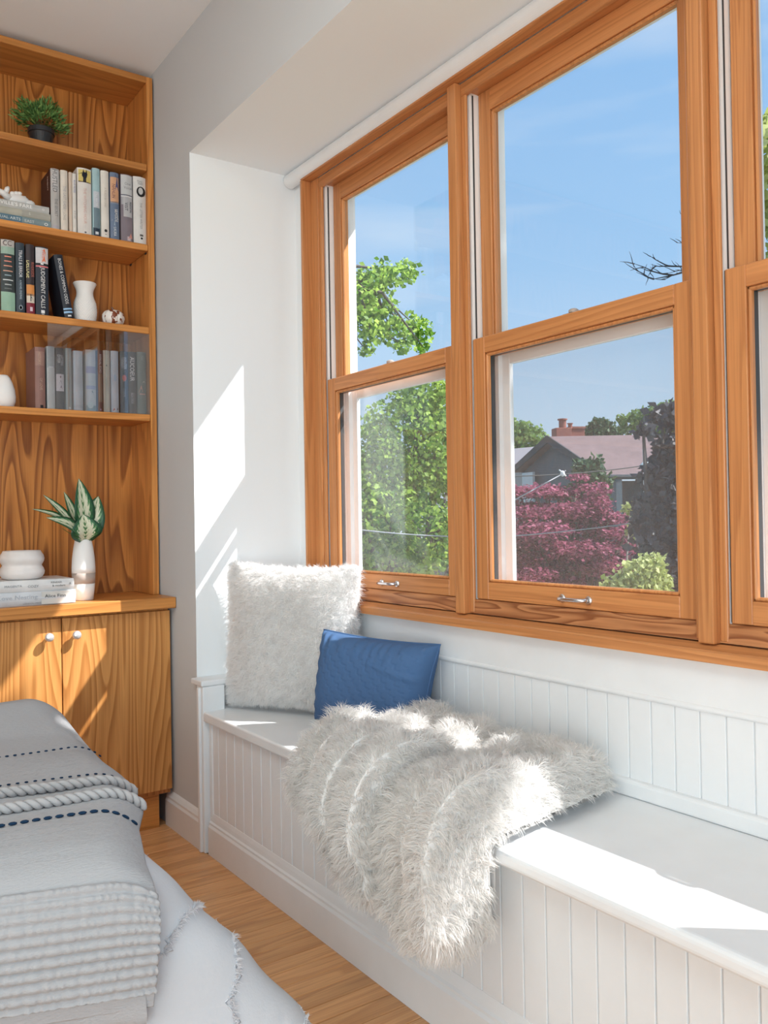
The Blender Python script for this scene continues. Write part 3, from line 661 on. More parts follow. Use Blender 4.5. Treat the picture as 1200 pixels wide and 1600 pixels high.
book(.916, .938, z, .217, 'slim pale book with a tiny dark dot high on its spine behind the glass', (.50, .49, .43), [('r', .15, .75, .06, .92, (.56, .56, .48)), ('c', .35, .58, .74, .77, (.10, .10, .08))], [('WINTERS END', .45, .45, .008, (.38, .40, .36), 'v')], group=G3, yf=3.004)
book(.943, .969, z, .218, 'light blue book with small red and black marks at its foot', (.56, .66, .74), [('c', .25, .7, .50, .62, (.40, .58, .72)), ('t', .15, .45, .03, .08, (.40, .12, .14)), ('t', .65, .9, .04, .09, (.12, .13, .20))], [('SKYLARK', .45, .80, .010, (.46, .58, .68), 'v')], group=G3, yf=3.004)
book(.975, 1.001, z, .220, 'charcoal book with a small red flower on its spine behind the glass', (.055, .055, .060), [('c', .22, .8, .52, .62, (.62, .12, .08)), ('t', .3, .7, .50, .55, (.62, .32, .20)), ('r', .15, .85, .72, .90, (.16, .16, .16))], [('WINTER', .62, .81, .014, (.52, .52, .52), 'v'), ('ROSES', .25, .81, .010, (.46, .46, .46), 'v'), ('CODA', .5, .33, .012, (.40, .40, .41), 'v')], group=G3, yf=3.004)
book(1.005, 1.031, z, .221, 'black book with large white capitals down its spine behind the glass', (.040, .042, .050), [('r', .72, .76, .80, .92, (.6, .6, .6)), ('r', .68, .72, .16, .34, (.30, .31, .33))], [('AUCOEUR', .42, .72, .0215, (.80, .80, .80), 'v'), ('BEATRIX', .40, .25, .012, (.40, .42, .45), 'v')], group=G3, yf=3.004, soft=False)
book(1.037, 1.068, z, .224, 'grey green book with orange strokes, last on the right behind the glass', (.135, .165, .150), [('t', .1, .6, .34, .47, (.52, .26, .18)), ('r', .2, .85, .315, .335, (.50, .26, .22)), ('t', .4, .9, .49, .54, (.36, .40, .34))], [('ISLE', .55, .90, .012, (.30, .36, .34), 'v')], group=G3, yf=3.004)

# ------------------------------------------------------------------ shelf ornaments
# tufted plant in a black pot
z = SH[0]
pp = empty('potted_plant', (.735, 3.075, z), 'bushy green artificial plant in a black pot on the top shelf', 'plant')
MB().lathe((.735, 3.075, z), [(.030, 0), (.0325, .012), (.040, .055), (.0435, .057), (.0435, .072), (.040, .073), (.036, .064)], 32).put('pot', M['black'], pp)
n = 950; r = np.random.default_rng(3)
az = r.uniform(0, 6.283, n); el = np.arccos(r.uniform(-.15, 1, n)); L = r.uniform(.5, 1.0, n)
D = np.stack([np.sin(el) * np.cos(az), np.sin(el) * np.sin(az), np.cos(el)], 1)
tip = np.array([.735, 3.075, z + .100]) + D * L[:, None] * np.array([.100, .082, .078])
tip[:, 2] += .012 * np.sin(tip[:, 0] * 60)
Vs, Fs = [], []
for k in range(n):
    d = Vector(D[k] + r.normal(size=3) * .35 + np.array([0, 0, .35])).normalized(); s = d.cross(Vector(r.normal(size=3))).normalized() * .0030; q = Vector(tip[k]); l = .024
    b = len(Vs); Vs += [q - d * l * .5, q + s, q + d * l * .5, q - s]; Fs.append([b, b + 1, b + 2, b + 3])
link('foliage', arrmesh('foliage', [list(v) for v in Vs], Fs), M['potgreen'], pp, kind='stuff')
mb = MB()
for k in range(26):
    q = tip[r.integers(n)]; mb.tube([(.735, 3.075, z + .064), (.735 + (q[0] - .735) * .35, 3.075 + (q[1] - 3.075) * .35, z + .095), tuple(q)], .0009, 4)
mb.put('stems', M['darkgreen'], pp)
# white ceramic figurine on the flat books
zt = SH[1] + .0005 + .0722
fg = empty('figurine', (.63, 3.05, zt), 'small white ceramic figurine resting on the flat books of the second shelf', 'figurine')
MB().ball((.650, 3.055, zt + .021), .021, 20, (2.0, .9, 1.0)).ball((.690, 3.050, zt + .014), .014, 16, (1.2, .9, 1.0)).put('body', M['ceramic'], fg, smooth=True)
MB().tube([(.625, 3.05, zt + .02), (.605, 3.048, zt + .035), (.590, 3.046, zt + .038), (.575, 3.045, zt + .028)], [.013, .011, .010, .006], 12).tube([(.612, 3.048, zt + .034), (.618, 3.046, zt + .052), (.622, 3.046, zt + .058)], [.008, .008, .004], 10).put('neck', M['ceramic'], fg, smooth=True)
mb = MB()
for (a, b, c) in ((.635, .040, .008), (.647, .043, .008), (.657, .045, .007), (.672, .034, .006)): mb.ball((a, 3.05, zt + b), c, 10, (1.2, .8, .9))
mb.put('crest', M['ceramic'], fg, smooth=True)
# diamond textured vase
z = SH[2]
vs = empty('vase', (.868, 3.05, z), 'white diamond textured vase standing right of the leaning black book', 'vase')
prof = [(.030, 0), (.033, .004), (.037, .025), (.0385, .045), (.036, .070), (.030, .092), (.0275, .105), (.029, .118), (.035, .131), (.0395, .139), (.0385, .141), (.033, .131), (.026, .108)]
NU, NZ = 96, 90; pz = np.array([p[1] for p in prof[:10]]); pr = np.array([p[0] for p in prof[:10]])
ta = np.linspace(0, 2 * np.pi, NU + 1); zz = np.linspace(0, .139, NZ); rr = np.interp(zz, pz, pr)
rr = np.convolve(np.pad(rr, 4, mode='edge'), np.ones(9) / 9, 'valid')
T, Z = np.meshgrid(ta, zz, indexing='ij'); R_ = np.tile(rr, (NU + 1, 1))
dm = np.clip((.094 - Z) / .02, 0, 1); s1 = np.sin(T * 14 + Z * 300); s2 = np.sin(T * 14 - Z * 300)
R_ = R_ + dm * .0020 * (np.minimum(np.abs(s1), np.abs(s2)) * 2 - .6)
P = np.stack([.868 + R_ * np.cos(T), 3.05 + R_ * np.sin(T), z + Z], 2)
link('body', arrmesh('body', P.reshape(-1, 3), gridfaces(NU + 1, NZ)), M['matte'], vs, smooth=True)
MB().lathe((.868, 3.05, z), [(.0300, .0005), (.030, .003)], 32).put('foot', M['matte'], vs)
MB().lathe((.868, 3.05, z), [(.0392, .1385), (.0385, .1415), (.036, .138), (.026, .110)], 40).put('rim', M['matte'], vs)
# little pumpkin
pk = empty('pumpkin', (.966, 3.05, z), 'small white pumpkin with copper flecks in the corner of the third shelf', 'ornament')
m, t, b = mat('white glaze with copper flecks'); N = t.nodes.new
nz = N('ShaderNodeTexNoise'); nz.inputs['Scale'].default_value = 60; nz.inputs['Detail'].default_value = 3; tc = N('ShaderNodeTexCoord'); t.links.new(tc.outputs['Object'], nz.inputs['Vector'])
rp = N('ShaderNodeValToRGB'); rp.color_ramp.interpolation = 'CONSTANT'; rp.color_ramp.elements[0].color = (.20, .05, .02, 1); rp.color_ramp.elements[1].position = .47; rp.color_ramp.elements[1].color = (.78, .75, .72, 1)
t.links.new(nz.outputs['Fac'], rp.inputs[0]); t.links.new(rp.outputs[0], b.inputs['Base Color']); b.inputs['Roughness'].default_value = .35; M['fleck'] = m
NU, NV = 73, 30; ta = np.linspace(0, 2 * np.pi, NU); ph = np.linspace(0.02, np.pi - .02, NV); T, Pp = np.meshgrid(ta, ph, indexing='ij')
rib = 1 - .10 * (1 - np.abs(np.sin(T * 4.5))) ** 2
P = np.stack([.966 + .040 * np.sin(Pp) ** .8 * rib * np.cos(T), 3.05 + .040 * np.sin(Pp) ** .8 * rib * np.sin(T), z + .031 + .031 * np.cos(Pp) * (1 - .25 * np.exp(-(np.sin(Pp) / .35) ** 2))], 2)
link('body', arrmesh('body', P.reshape(-1, 3), gridfaces(NU, NV, True)), M['fleck'], pk, smooth=True)
MB().tube([(.966, 3.05, z + .050), (.966, 3.05, z + .062), (.962, 3.05, z + .071)], [.006, .004, .003], 8).put('stem', plain('copper stem', (.16, .06, .03), .4), pk)
# egg shaped vase
z = SH[3]
MB().lathe((.598, 3.05, z), [(.026, 0), (.033, .006), (.038, .022), (.039, .040), (.036, .062), (.029, .085), (.021, .102), (.015, .109), (.012, .110), (.012, .100)], 40).put('egg_vase', M['matte'], base=(.598, 3.05, z), smooth=True, label='smooth white egg-shaped vase alone on the lowest shelf', cat='vase')

# ------------------------------------------------------------------ on the countertop
z = .7995
def coverbook(*a, **k): return flatbook(*a, **k)
flatbook(.42, .777, z, z + .044, 2.872, .23, 'thick grey white book lying flat on the counter under a thinner white one', (.55, .57, .60), [('Love Nesting', .50, .62, .020, (.40, .43, .48)), ('Alice Finn', .82, .62, .015, (.12, .12, .12)), ('LONDON PRESS', .62, .16, .007, (.25, .27, .30))], [(.70, .995, .05, .95, (.58, .57, .54))], group='coffee table books on the counter')
flatbook(.40, .772, z + .0445, z + .080, 2.874, .22, 'thinner white hardback lying on a thick grey one, carrying the stone bowl', (.66, .66, .66), [('MAGENTA', .50, .52, .010, (.25, .26, .28)), ('COZY', .66, .45, .011, (.20, .21, .23)), ('KINDER', .85, .72, .009, (.22, .22, .22)), ('& modern', .87, .42, .009, (.16, .16, .16)), ('A', .965, .55, .010, (.25, .25, .25))], [], group='coffee table books on the counter')
zb = z + .0805
bw = empty('stone_bowl', (.632, 2.97, zb), 'squat cream stone bowl with two bulging rings on the stacked counter books', 'bowl')
pro = [(.052, 0), (.060, .004), (.0675, .016), (.069, .025), (.066, .035), (.0615, .042), (.0600, .045), (.0625, .050), (.067, .058), (.0685, .067), (.066, .077), (.059, .088), (.057, .092), (.054, .092), (.052, .085), (.052, .02), (.0, .019)]
MB().lathe((.632, 2.965, zb), pro[:-1], 48).put('bowl_body', M['marble'], bw, smooth=True)
va = empty('banded_vase', (.825, 2.955, z), 'tall white vase with a taupe band on the counter holding variegated leaves', 'vase')
vp = [(.028, 0), (.031, .003), (.034, .03), (.0363, .056)]
MB().lathe((.825, 2.955, z), vp, 40).put('lower_body', M['matte'], va, smooth=True)
MB().lathe((.825, 2.955, z), [(.0363, .056), (.0375, .075), (.0382, .092)], 40).put('glaze_band', M['taupe'], va, smooth=True, label='taupe band')
MB().lathe((.825, 2.955, z), [(.0382, .092), (.0382, .11), (.0365, .14), (.032, .175), (.0265, .205), (.0255, .208), (.0225, .205), (.024, .17)], 40).put('upper_body', M['matte'], va, smooth=True)
# variegated leaves
m, t, b = mat('variegated leaf'); N = t.nodes.new; Lk = t.links.new
uv = N('ShaderNodeUVMap'); uv.uv_map = 'UVMap'; sp = N('ShaderNodeSeparateXYZ'); Lk(uv.outputs[0], sp.inputs[0])
nz = N('ShaderNodeTexNoise'); nz.inputs['Scale'].default_value = 9; nz.inputs['Detail'].default_value = 3; mpn = N('ShaderNodeMapping'); mpn.inputs['Scale'].default_value = (1.5, .8, 1); Lk(uv.outputs[0], mpn.inputs[0]); Lk(mpn.outputs[0], nz.inputs['Vector'])
ab = N('ShaderNodeMath'); ab.operation = 'ABSOLUTE'; Lk(sp.outputs[0], ab.inputs[0])
# herringbone veins: sine of (v*k - |u|*j)
m1 = N('ShaderNodeMath'); m1.operation = 'MULTIPLY_ADD'; m1.inputs[1].default_value = -1.1; Lk(ab.outputs[0], m1.inputs[0]); mv = N('ShaderNodeMath'); mv.operation = 'MULTIPLY'; mv.inputs[1].default_value = 2.2; Lk(sp.outputs[1], mv.inputs[0]); Lk(mv.outputs[0], m1.inputs[2])
m2 = N('ShaderNodeMath'); m2.operation = 'MULTIPLY_ADD'; m2.inputs[1].default_value = .5; Lk(nz.outputs['Fac'], m2.inputs[0]); Lk(m1.outputs[0], m2.inputs[2])
m3 = N('ShaderNodeMath'); m3.operation = 'MULTIPLY'; m3.inputs[1].default_value = 20; Lk(m2.outputs[0], m3.inputs[0]); sn = N('ShaderNodeMath'); sn.operation = 'SINE'; Lk(m3.outputs[0], sn.inputs[0])
m4 = N('ShaderNodeMath'); m4.operation = 'MULTIPLY_ADD'; m4.inputs[1].default_value = .10; Lk(sn.outputs[0], m4.inputs[0]); Lk(ab.outputs[0], m4.inputs[2])
m5 = N('ShaderNodeMath'); m5.operation = 'MULTIPLY_ADD'; m5.inputs[1].default_value = .35; Lk(nz.outputs['Fac'], m5.inputs[0]); Lk(m4.outputs[0], m5.inputs[2])
rp = N('ShaderNodeValToRGB'); e = rp.color_ramp.elements; e[0].position = .20; e[0].color = (.055, .16, .05, 1); e[1].position = .92; e[1].color = (.012, .07, .03, 1)
for ps, c in ((.25, (.56, .60, .42)), (.62, (.66, .64, .50)), (.72, (.06, .24, .07))):
    q = e.new(ps); q.color = (*c, 1)
Lk(m5.outputs[0], rp.inputs[0]); Lk(rp.outputs[0], b.inputs['Base Color']); b.inputs['Roughness'].default_value = .35; M['vari'] = m
def leaf(root, tip, width, nrm, bend=.02, fold=.25, peak=.42):
    root, tip, nrm = Vector(root), Vector(tip), Vector(nrm); ax = tip - root; side = ax.cross(nrm).normalized(); nn = side.cross(ax).normalized()
    nu, nv = 9, 17; V = np.zeros((nv, nu, 3)); UV = np.zeros((nv, nu, 2))
    for j in range(nv):
        s = j / (nv - 1); wd = width * .5 * (math.sin(math.pi * s ** (math.log(.5) / math.log(peak))) ** .85 if 0 < s < 1 else 0.0) + .0006
        for i in range(nu):
            u = i / (nu - 1) * 2 - 1
            p = root + ax * s + side * u * wd + nn * (bend * math.sin(math.pi * s) + abs(u) * wd * fold)
            V[j, i] = p; UV[j, i] = (u, s)
    return V, UV
lv = [((.826, 2.955, z + .20), (.806, 2.93, z + .408), .074, (.25, -1, .05), .014, .25, .45),
      ((.830, 2.955, z + .19), (.880, 2.962, z + .350), .086, (-.25, -1, .1), .020, .3, .42),
      ((.824, 2.946, z + .192), (.812, 2.905, z + .288), .104, (0, -1, .25), .020, .25, .52),
      ((.820, 2.955, z + .20), (.690, 2.920, z + .352), .034, (.1, -.8, .6), .016, .2, .5),
      ((.820, 2.955, z + .20), (.652, 2.905, z + .306), .036, (.05, -.6, .8), .028, .25, .5),
      ((.818, 2.950, z + .20), (.690, 2.885, z + .278), .052, (.05, -.8, .6), .028, .25, .42),
      ((.822, 2.965, z + .20), (.772, 2.985, z + .365), .036, (.3, -1, 0), .008, .2, .5),
      ((.830, 2.970, z + .20), (.836, 2.990, z + .330), .046, (-.3, -1, 0), .008, .2, .5)]
mb = MB()
for (rt, tp, wd, nr, bd, fo, pk_) in lv:
    V, UV = leaf(rt, tp, wd, nr, bd, fo, pk_); nv, nu = V.shape[:2]
    me = arrmesh('leaf', V.reshape(-1, 3), gridfaces(nv, nu)); ul = me.uv_layers.new(name='UVMap')
    li = np.zeros(len(me.loops), np.int32); me.loops.foreach_get('vertex_index', li); ul.data.foreach_set('uv', UV.reshape(-1, 2)[li].astype(np.float32).ravel())
    lf = link('leaf', me, M['vari'], va, smooth=True)
    sd = lf.modifiers.new('thick', 'SOLIDIFY'); sd.thickness = .0006
    mb.tube([(.825, 2.955, z + .15), rt, tuple(Vector(rt) * .6 + Vector(tp) * .4 + Vector((0, .003, 0)))], [.002, .0016, .0008], 6)
mb.put('stems', M['potgreen'], va)

# ================================================================== PILLOWS
def pillow(c4, thick, nu=70, nv=70, bow=.07, seed=1, wr=.004, pw=.5):
    """closed cushion spanned by corners (bl, br, tr, tl); returns front and back grids"""
    bl, br, tr, tl = [np.array(q, float) for q in c4]
    u = np.linspace(-1, 1, nu); v = np.linspace(-1, 1, nv); U, V_ = np.meshgrid(u, v, indexing='ij')
    Ub = U * (1 - bow * (1 - V_ ** 2) * np.abs(U) ** 3); Vb = V_ * (1 - bow * (1 - U ** 2) * np.abs(V_) ** 3)
    a, b = (Ub + 1) / 2, (Vb + 1) / 2
    P = (bl * ((1 - a) * (1 - b))[..., None] + br * (a * (1 - b))[..., None] + tr * (a * b)[..., None] + tl * ((1 - a) * b)[..., None])
    n = np.cross(br - bl, tl - bl); n /= np.linalg.norm(n)
    th = thick * .5 * np.clip((1 - U ** 4) * (1 - V_ ** 4), 0, 1) ** pw
    Q = P.reshape(-1, 3); wv = (wob(Q, 22, seed) * wr + wob(Q, 55, seed + 1) * wr * .5).reshape(th.shape) * np.clip(th / thick * 4, 0, 1)
    return P + n * (th + wv)[..., None], P - n * (th + wv * .4)[..., None], n
def closed(A, B):
    nu, nv = A.shape[:2]; V = np.concatenate([A.reshape(-1, 3), B.reshape(-1, 3)]); return V, np.concatenate([gridfaces(nu, nv), gridfaces(nu, nv, True) + nu * nv])
# big fluffy pillow across the corner
c4 = [(1.195, 2.600, .462), (1.430, 2.185, .462), (1.452, 2.205, .912), (1.215, 2.625, .922)]
A, B, n_ = pillow(c4, .150, bow=.08, seed=4, wr=.004)
wp = empty('fluffy_pillow', (1.33, 2.40, .45), 'large square white fluffy pillow leaning in the corner of the bench', 'pillow')
V, Fc = closed(A, B)
link('pillow_body', arrmesh('pillow_body', V, Fc), M['furskin'], wp, smooth=True)
R1, N1 = sample(A, np.broadcast_to(n_, A.shape) * .55 + .45 * gnormals(A) * np.sign((gnormals(A) @ n_)[..., None] + 1e-9), 52000, 5)
R2, N2 = sample(B, -np.broadcast_to(n_, B.shape) + 0 * B, 9000, 6)
Vx, Fx = strands(np.concatenate([R1, R2]), np.concatenate([N1, N2]), .026, .00055, (0, 0, -.45), jit=.55, cell=.016, clump=.65, seed=7)
link('pile', furmesh('pile', Vx, Fx), M['furp'], wp, smooth=True, kind='stuff')
# blue quilted lumbar pillow
c4 = [(1.285, 2.215, .468), (1.405, 1.845, .470), (1.450, 1.822, .713), (1.300, 2.180, .733)]
A, B, n_ = pillow(c4, .150, 120, 90, bow=.065, seed=9, wr=.0030)
# quilting lines as shallow channels, gathered top seam
nu, nv = A.shape[:2]; u = np.linspace(0, 1, nu)[:, None]; v = np.linspace(0, 1, nv)[None, :]
q1 = np.abs(np.sin(np.pi * (u * 13 + v * 9))); q2 = np.abs(np.sin(np.pi * (u * 26 - v * 6)))
q1 = np.abs(np.sin(np.pi * (u * 11 + v * 7 + .35 * np.abs(np.sin(np.pi * (u * 7 - v * 11)))))); quilt = -.0028 * np.exp(-(q1 / .22) ** 2) + 0 * q2
gath = np.exp(-((1 - v) / .16) ** 2) * .0042 * np.sin(u * 70 + 7 * v + 3 * np.sin(u * 11)) + np.exp(-(u / .08) ** 2) * .003 * np.sin(v * 40)
wr_ = .005 * np.exp(-((v - .60 - .35 * (1 - u)) / .04) ** 2) * (u > .55)
edge = np.clip(np.minimum(np.minimum(u, 1 - u), np.minimum(v, 1 - v)) / .03, 0, 1)
A = A + n_ * ((quilt + gath + wr_) * edge)[..., None]
bp_ = empty('blue_pillow', (1.37, 2.0, .45), 'small blue quilted rectangular pillow leaning on the white fluffy one', 'pillow')
V, Fc = closed(A, B)
link('pillow_body', arrmesh('pillow_body', V, Fc), M['blue'], bp_, smooth=True)
edgepts = [A[i, 0] for i in range(0, nu, 6)] + [A[-1, j] for j in range(0, nv, 6)] + [A[i, -1] for i in range(nu - 1, -1, -6)] + [A[0, j] for j in range(nv - 1, -1, -6)]
MB().tube([tuple(p) for p in edgepts] + [tuple(edgepts[0])], .0026, 6).put('piping', M['blue'], bp_, smooth=True)

# ================================================================== FUR THROW on the bench
NT, NS = 150, 150
tt = np.linspace(0, 1, NT); P = np.zeros((NT, NS, 3)); Nb = np.zeros((NT, NS, 3))
zhem = np.interp(tt, [0, .10, .20, .28, .36, .50, .60, .66, .74, .82, .90, 1], [.415, .385, .365, .300, .268, .255, .275, .262, .222, .215, .240, .320])
yL = np.array([1.90, 1.81]); yR = np.array([1.235, 1.16])
for i, t_ in enumerate(tt):
    xb = np.interp(t_, [0, .12, .3, .7, .9, 1], [1.33, 1.43, 1.45, 1.45, 1.45, 1.44])
    path = [(xb, .466), (1.30, .466), (1.085, .466), (1.060, .463), (1.048, .452), (1.044, .435), (1.044, zhem[i])]
    c = spline(path, NS); sN = np.linspace(0, 1, NS)
    lim = np.clip((1.46 - c[:, 0]) / .40, 0, 1)
    y_ = (yL[0] * (1 - t_) + yR[0] * t_) * (1 - lim) + (yL[1] * (1 - t_) + yR[1] * t_) * lim
    P[i, :, 0] = c[:, 0]; P[i, :, 1] = y_; P[i, :, 2] = c[:, 1]
    tg = np.gradient(c, axis=0); nrm = np.stack([-(-tg[:, 1]) * 0 + tg[:, 1], 0 * tg[:, 0], -tg[:, 0]], 1)
    for _ in range(6): nrm[1:-1] = (nrm[:-2] + nrm[1:-1] + nrm[2:]) / 3
    Nb[i] = nrm / (np.linalg.norm(nrm, axis=1, keepdims=True) + 1e-9)
sg, tg_ = np.meshgrid(np.linspace(0, 1, NS), tt)
Q = P.reshape(-1, 3); w1 = wob(Q, 9, 21).reshape(NT, NS); w2 = wob(Q, 20, 22).reshape(NT, NS); w3 = wob(Q, 30, 23).reshape(NT, NS)
ph = 4.6 * tg_ + .30 * w1 + .9 * (1 - sg) * (1 - tg_)
fold = np.clip(np.abs(np.sin(np.pi * ph)) * 1.25, 0, 1) ** .7
hgt = .004 + .105 * fold * np.clip(.45 + .55 * np.sin(np.pi * np.clip(sg * 1.15, 0, 1)) + .25 * w2, .15, 1.3) + .016 * np.abs(w3)
back = np.clip(1 - sg / .30, 0, 1); hgt = hgt + .045 * back * np.clip(1 - np.abs(tg_ - .25) / .35, 0, 1)
rp_ = np.random.default_rng(77); puff = np.zeros((NT, NS)); LX, LY = .64, .65
for ci in range(9):
    for cj in range(8):
        a0, b0 = (ci + .5 + rp_.uniform(-.35, .35)) / 9, (cj + .5 + .5 * (ci % 2) + rp_.uniform(-.3, .3)) / 8
        rx_, ry_ = rp_.uniform(.050, .085), rp_.uniform(.045, .070)
        if a0 > .6: rx_ *= 1.9
        an = rp_.uniform(-.5, .5); du, dv = (sg - a0) * LX, (tg_ - b0) * LY
        d2 = ((du * math.cos(an) + dv * math.sin(an)) / rx_) ** 2 + ((dv * math.cos(an) - du * math.sin(an)) / ry_) ** 2
        puff = np.maximum(puff, rp_.uniform(.7, 1.15) * np.sqrt(np.clip(1 - d2, 0, 1)))
mixp = np.clip((sg - .46) / .22, 0, 1)
hgt = hgt * (.35 + .65 * mixp) + .062 * puff * (1 - .62 * mixp)
hgt *= np.clip(np.minimum(tg_, 1 - tg_) / .05, .12, 1) * np.clip((1 - sg) / .04, .35, 1) * np.clip((sg + .01) / .05, .2, 1)
hgt *= np.where(sg > .55, 1.0, 1.0) * (1 + .35 * np.clip((sg - .6) / .2, 0, 1) * np.clip((1 - sg) / .08, 0, 1))
T = P + Nb * hgt[..., None]
# sideways sway of the folds
T[..., 1] += .014 * np.cos(np.pi * 2 * ph) * np.clip(np.minimum(tg_, 1 - tg_) / .08, 0, 1) + .010 * w2 * np.clip(np.minimum(tg_, 1 - tg_) / .06, 0, 1)
T[..., 0] = np.minimum(T[..., 0], 1.462)
th = empty('fur_throw', (1.25, 1.5, .45), 'long-haired white faux fur throw draped over the bench seat and its front', 'throw')
Bk = P + Nb * .0045
V, Fc = closed(T[:, ::-1], Bk[:, ::-1])
link('throw_body', arrmesh('throw_body', V, Fc), M['furskin'], th, smooth=True)
TN = -gnormals(T[:, ::-1])[:, ::-1]
sgn = np.sign((TN * Nb).sum(2).mean()); TN = TN * sgn
R1, N1 = sample(T, np.concatenate([TN, np.maximum(np.clip(hgt / .06, .30, 1), np.clip(1.3 - np.minimum(np.minimum(tg_, 1 - tg_), 1 - sg) / .05, 0, 1))[..., None]], 2), 78000, 31)
Ln = .012 + .020 * N1[:, 3:4]; N1 = N1[:, :3]
Vx, Fx = strands(R1, N1, Ln, .00075, (-.10, 0, -.60), jit=.55, cell=.018, clump=.75, seed=33)
Vx[:, 0] = np.minimum(Vx[:, 0], 1.488)
Vx[:, 2] = np.where(Vx[:, 0] > 1.056, np.maximum(Vx[:, 2], .452), Vx[:, 2])
link('pile', furmesh('pile', Vx, Fx), M['fur'], th, smooth=True, kind='stuff')

# ================================================================== BED
bd = empty('bed', (-.3, 1.9, 0), 'bed with a white tufted bedspread hanging to the floor beside the cabinet', 'bed')
MB().box(-1.4, .42, 1.40, 2.42, .20, .485, bev=.05, seg=3).put('mattress', M['spread'], bd)
MB().box(-1.4, .40, 1.42, 2.40, .0, .20).put('base', M['darkwall'], bd)
# bedspread: flares out towards the floor around the foot end
NA, NB = 260, 90
def spread_pt(al, s):
    """al walks the rim from the far side, round the foot, to the near side; s from the top to the hem"""
    cx, y0_, y1_, rc = .36, 1.47, 2.34, .12
    segs = [(cx + .9), math.pi / 2 * rc, (y1_ - y0_), math.pi / 2 * rc, (cx + .9)]; tot = sum(segs); d = al * tot
    if d < segs[0]: p, nn = (-.9 + d, y1_ + rc), (0, 1)
    elif d < segs[0] + segs[1]:
        a = math.pi / 2 - (d - segs[0]) / rc; p, nn = (cx + rc * math.cos(a), y1_ + rc * math.sin(a)), (math.cos(a), math.sin(a))
    elif d < sum(segs[:3]): p, nn = (cx + rc, y1_ - (d - sum(segs[:2]))), (1, 0)
    elif d < sum(segs[:4]):
        a = -(d - sum(segs[:3])) / rc; p, nn = (cx + rc * math.cos(a), y0_ + rc * math.sin(a)), (math.cos(a), math.sin(a))
    else: p, nn = (cx - (d - sum(segs[:4])), y0_ - rc), (0, -1)
    return p, nn, d
rim = [spread_pt(a, 0) for a in np.linspace(0, 1, NA)]
P = np.zeros((NA, NB, 3))
for i, (p, nn, d) in enumerate(rim):
    flare = .36 if nn[0] > .3 else .36 * max(.22, nn[0] / .3)
    if nn[1] > .5: flare *= .45
    for j in range(NB):
        s = j / (NB - 1)
        if s < .35: 
            q = s / .35; k = (1 - q); off = -.22 * k; zz_ = .505 - .012 * q ** 4
        else:
            q = (s - .35) / .65; off = .01 + flare * (q ** 1.08); zz_ = .493 * (1 - q) + .006; off += .030 * math.sin(math.pi * q) 
            off += .016 * q * math.sin(d * 11 + 1.0) + .008 * q * math.sin(d * 27)
        ky = 1 if nn[1] > 0 or s < .35 else .12
        off += .004 * math.sin(s * 37 + 2 * math.sin(d * 5)) * (s > .4)
        P[i, j] = (p[0] + nn[0] * off, p[1] + nn[1] * off * ky, zz_)
Q = P.reshape(-1, 3); P[..., 2] += (.004 * wob(Q, 14, 41)).reshape(NA, NB) * (P[..., 2] > .05); P[..., 2] = np.maximum(P[..., 2], .004)
SPG = P.copy()
ctr = np.array([[-.3, 1.9, .505]])
V = np.concatenate([P.reshape(-1, 3)]); Fc = gridfaces(NA, NB)
me = arrmesh('bedspread', V, Fc); b_ = bmesh.new(); b_.from_mesh(me); b_.verts.ensure_lookup_table()
b_.faces.new([b_.verts[i * NB] for i in range(NA)]); bmesh.ops.recalc_face_normals(b_, faces=b_.faces[:]); b_.to_mesh(me); b_.free()
sp_ = link('bedspread', me, M['spread'], bd, smooth=True)
# tufted fringe lines of the spread
SPN = gnormals(SPG); SPN *= np.sign((SPN[..., 0] * 1).mean())
def fringe(path, n, L, seed):
    r = np.random.default_rng(seed); pts = []; nn = []
    path = np.array(path, float)
    for q in np.linspace(0, len(path) - 1.001, n):
        k = int(q); a = path[k] * (1 - q + k) + path[k + 1] * (q - k); fi, fj = a[0] * (NA - 1), a[1] * (NB - 1); i, j = int(fi), int(fj); fi -= i; fj -= j
        pts.append(SPG[i, j] * (1 - fi) * (1 - fj) + SPG[i + 1, j] * fi * (1 - fj) + SPG[i, j + 1] * (1 - fi) * fj + SPG[i + 1, j + 1] * fi * fj + r.normal(size=3) * .0014); v_ = SPN[i, j] + r.normal(size=3) * .5; nn.append(v_ / np.linalg.norm(v_))
    return strands(np.array(pts), np.array(nn), L, .0009, (0, 0, -.3), jit=.5, cell=.01, clump=.4, seed=seed)
tot = 2 * 1.26 + .377 + .87
def al_at(y): return (1.26 + .1885 + (2.34 - y)) / tot
ac = al_at(1.47)
SPK = SPG.copy().reshape(-1, 3); SPK[:, 1] += np.interp(SPK[:, 1], [1.30, 2.40], [.36, .10]) * (.50 - SPK[:, 0])
CC = (SPK - np.array([0, 0, H])) @ RC; SUV = np.stack([600 + F * CC[:, 0] / CC[:, 2], 800 + F * CC[:, 1] / CC[:, 2]], 1)
SN_ = SPN.reshape(-1, 3); SVW = np.array([0, 0, H]) - SPK; SFL = np.sign((SN_ * SVW).sum(1, keepdims=True)); SPN = (SN_ * SFL).reshape(NA, NB, 3)
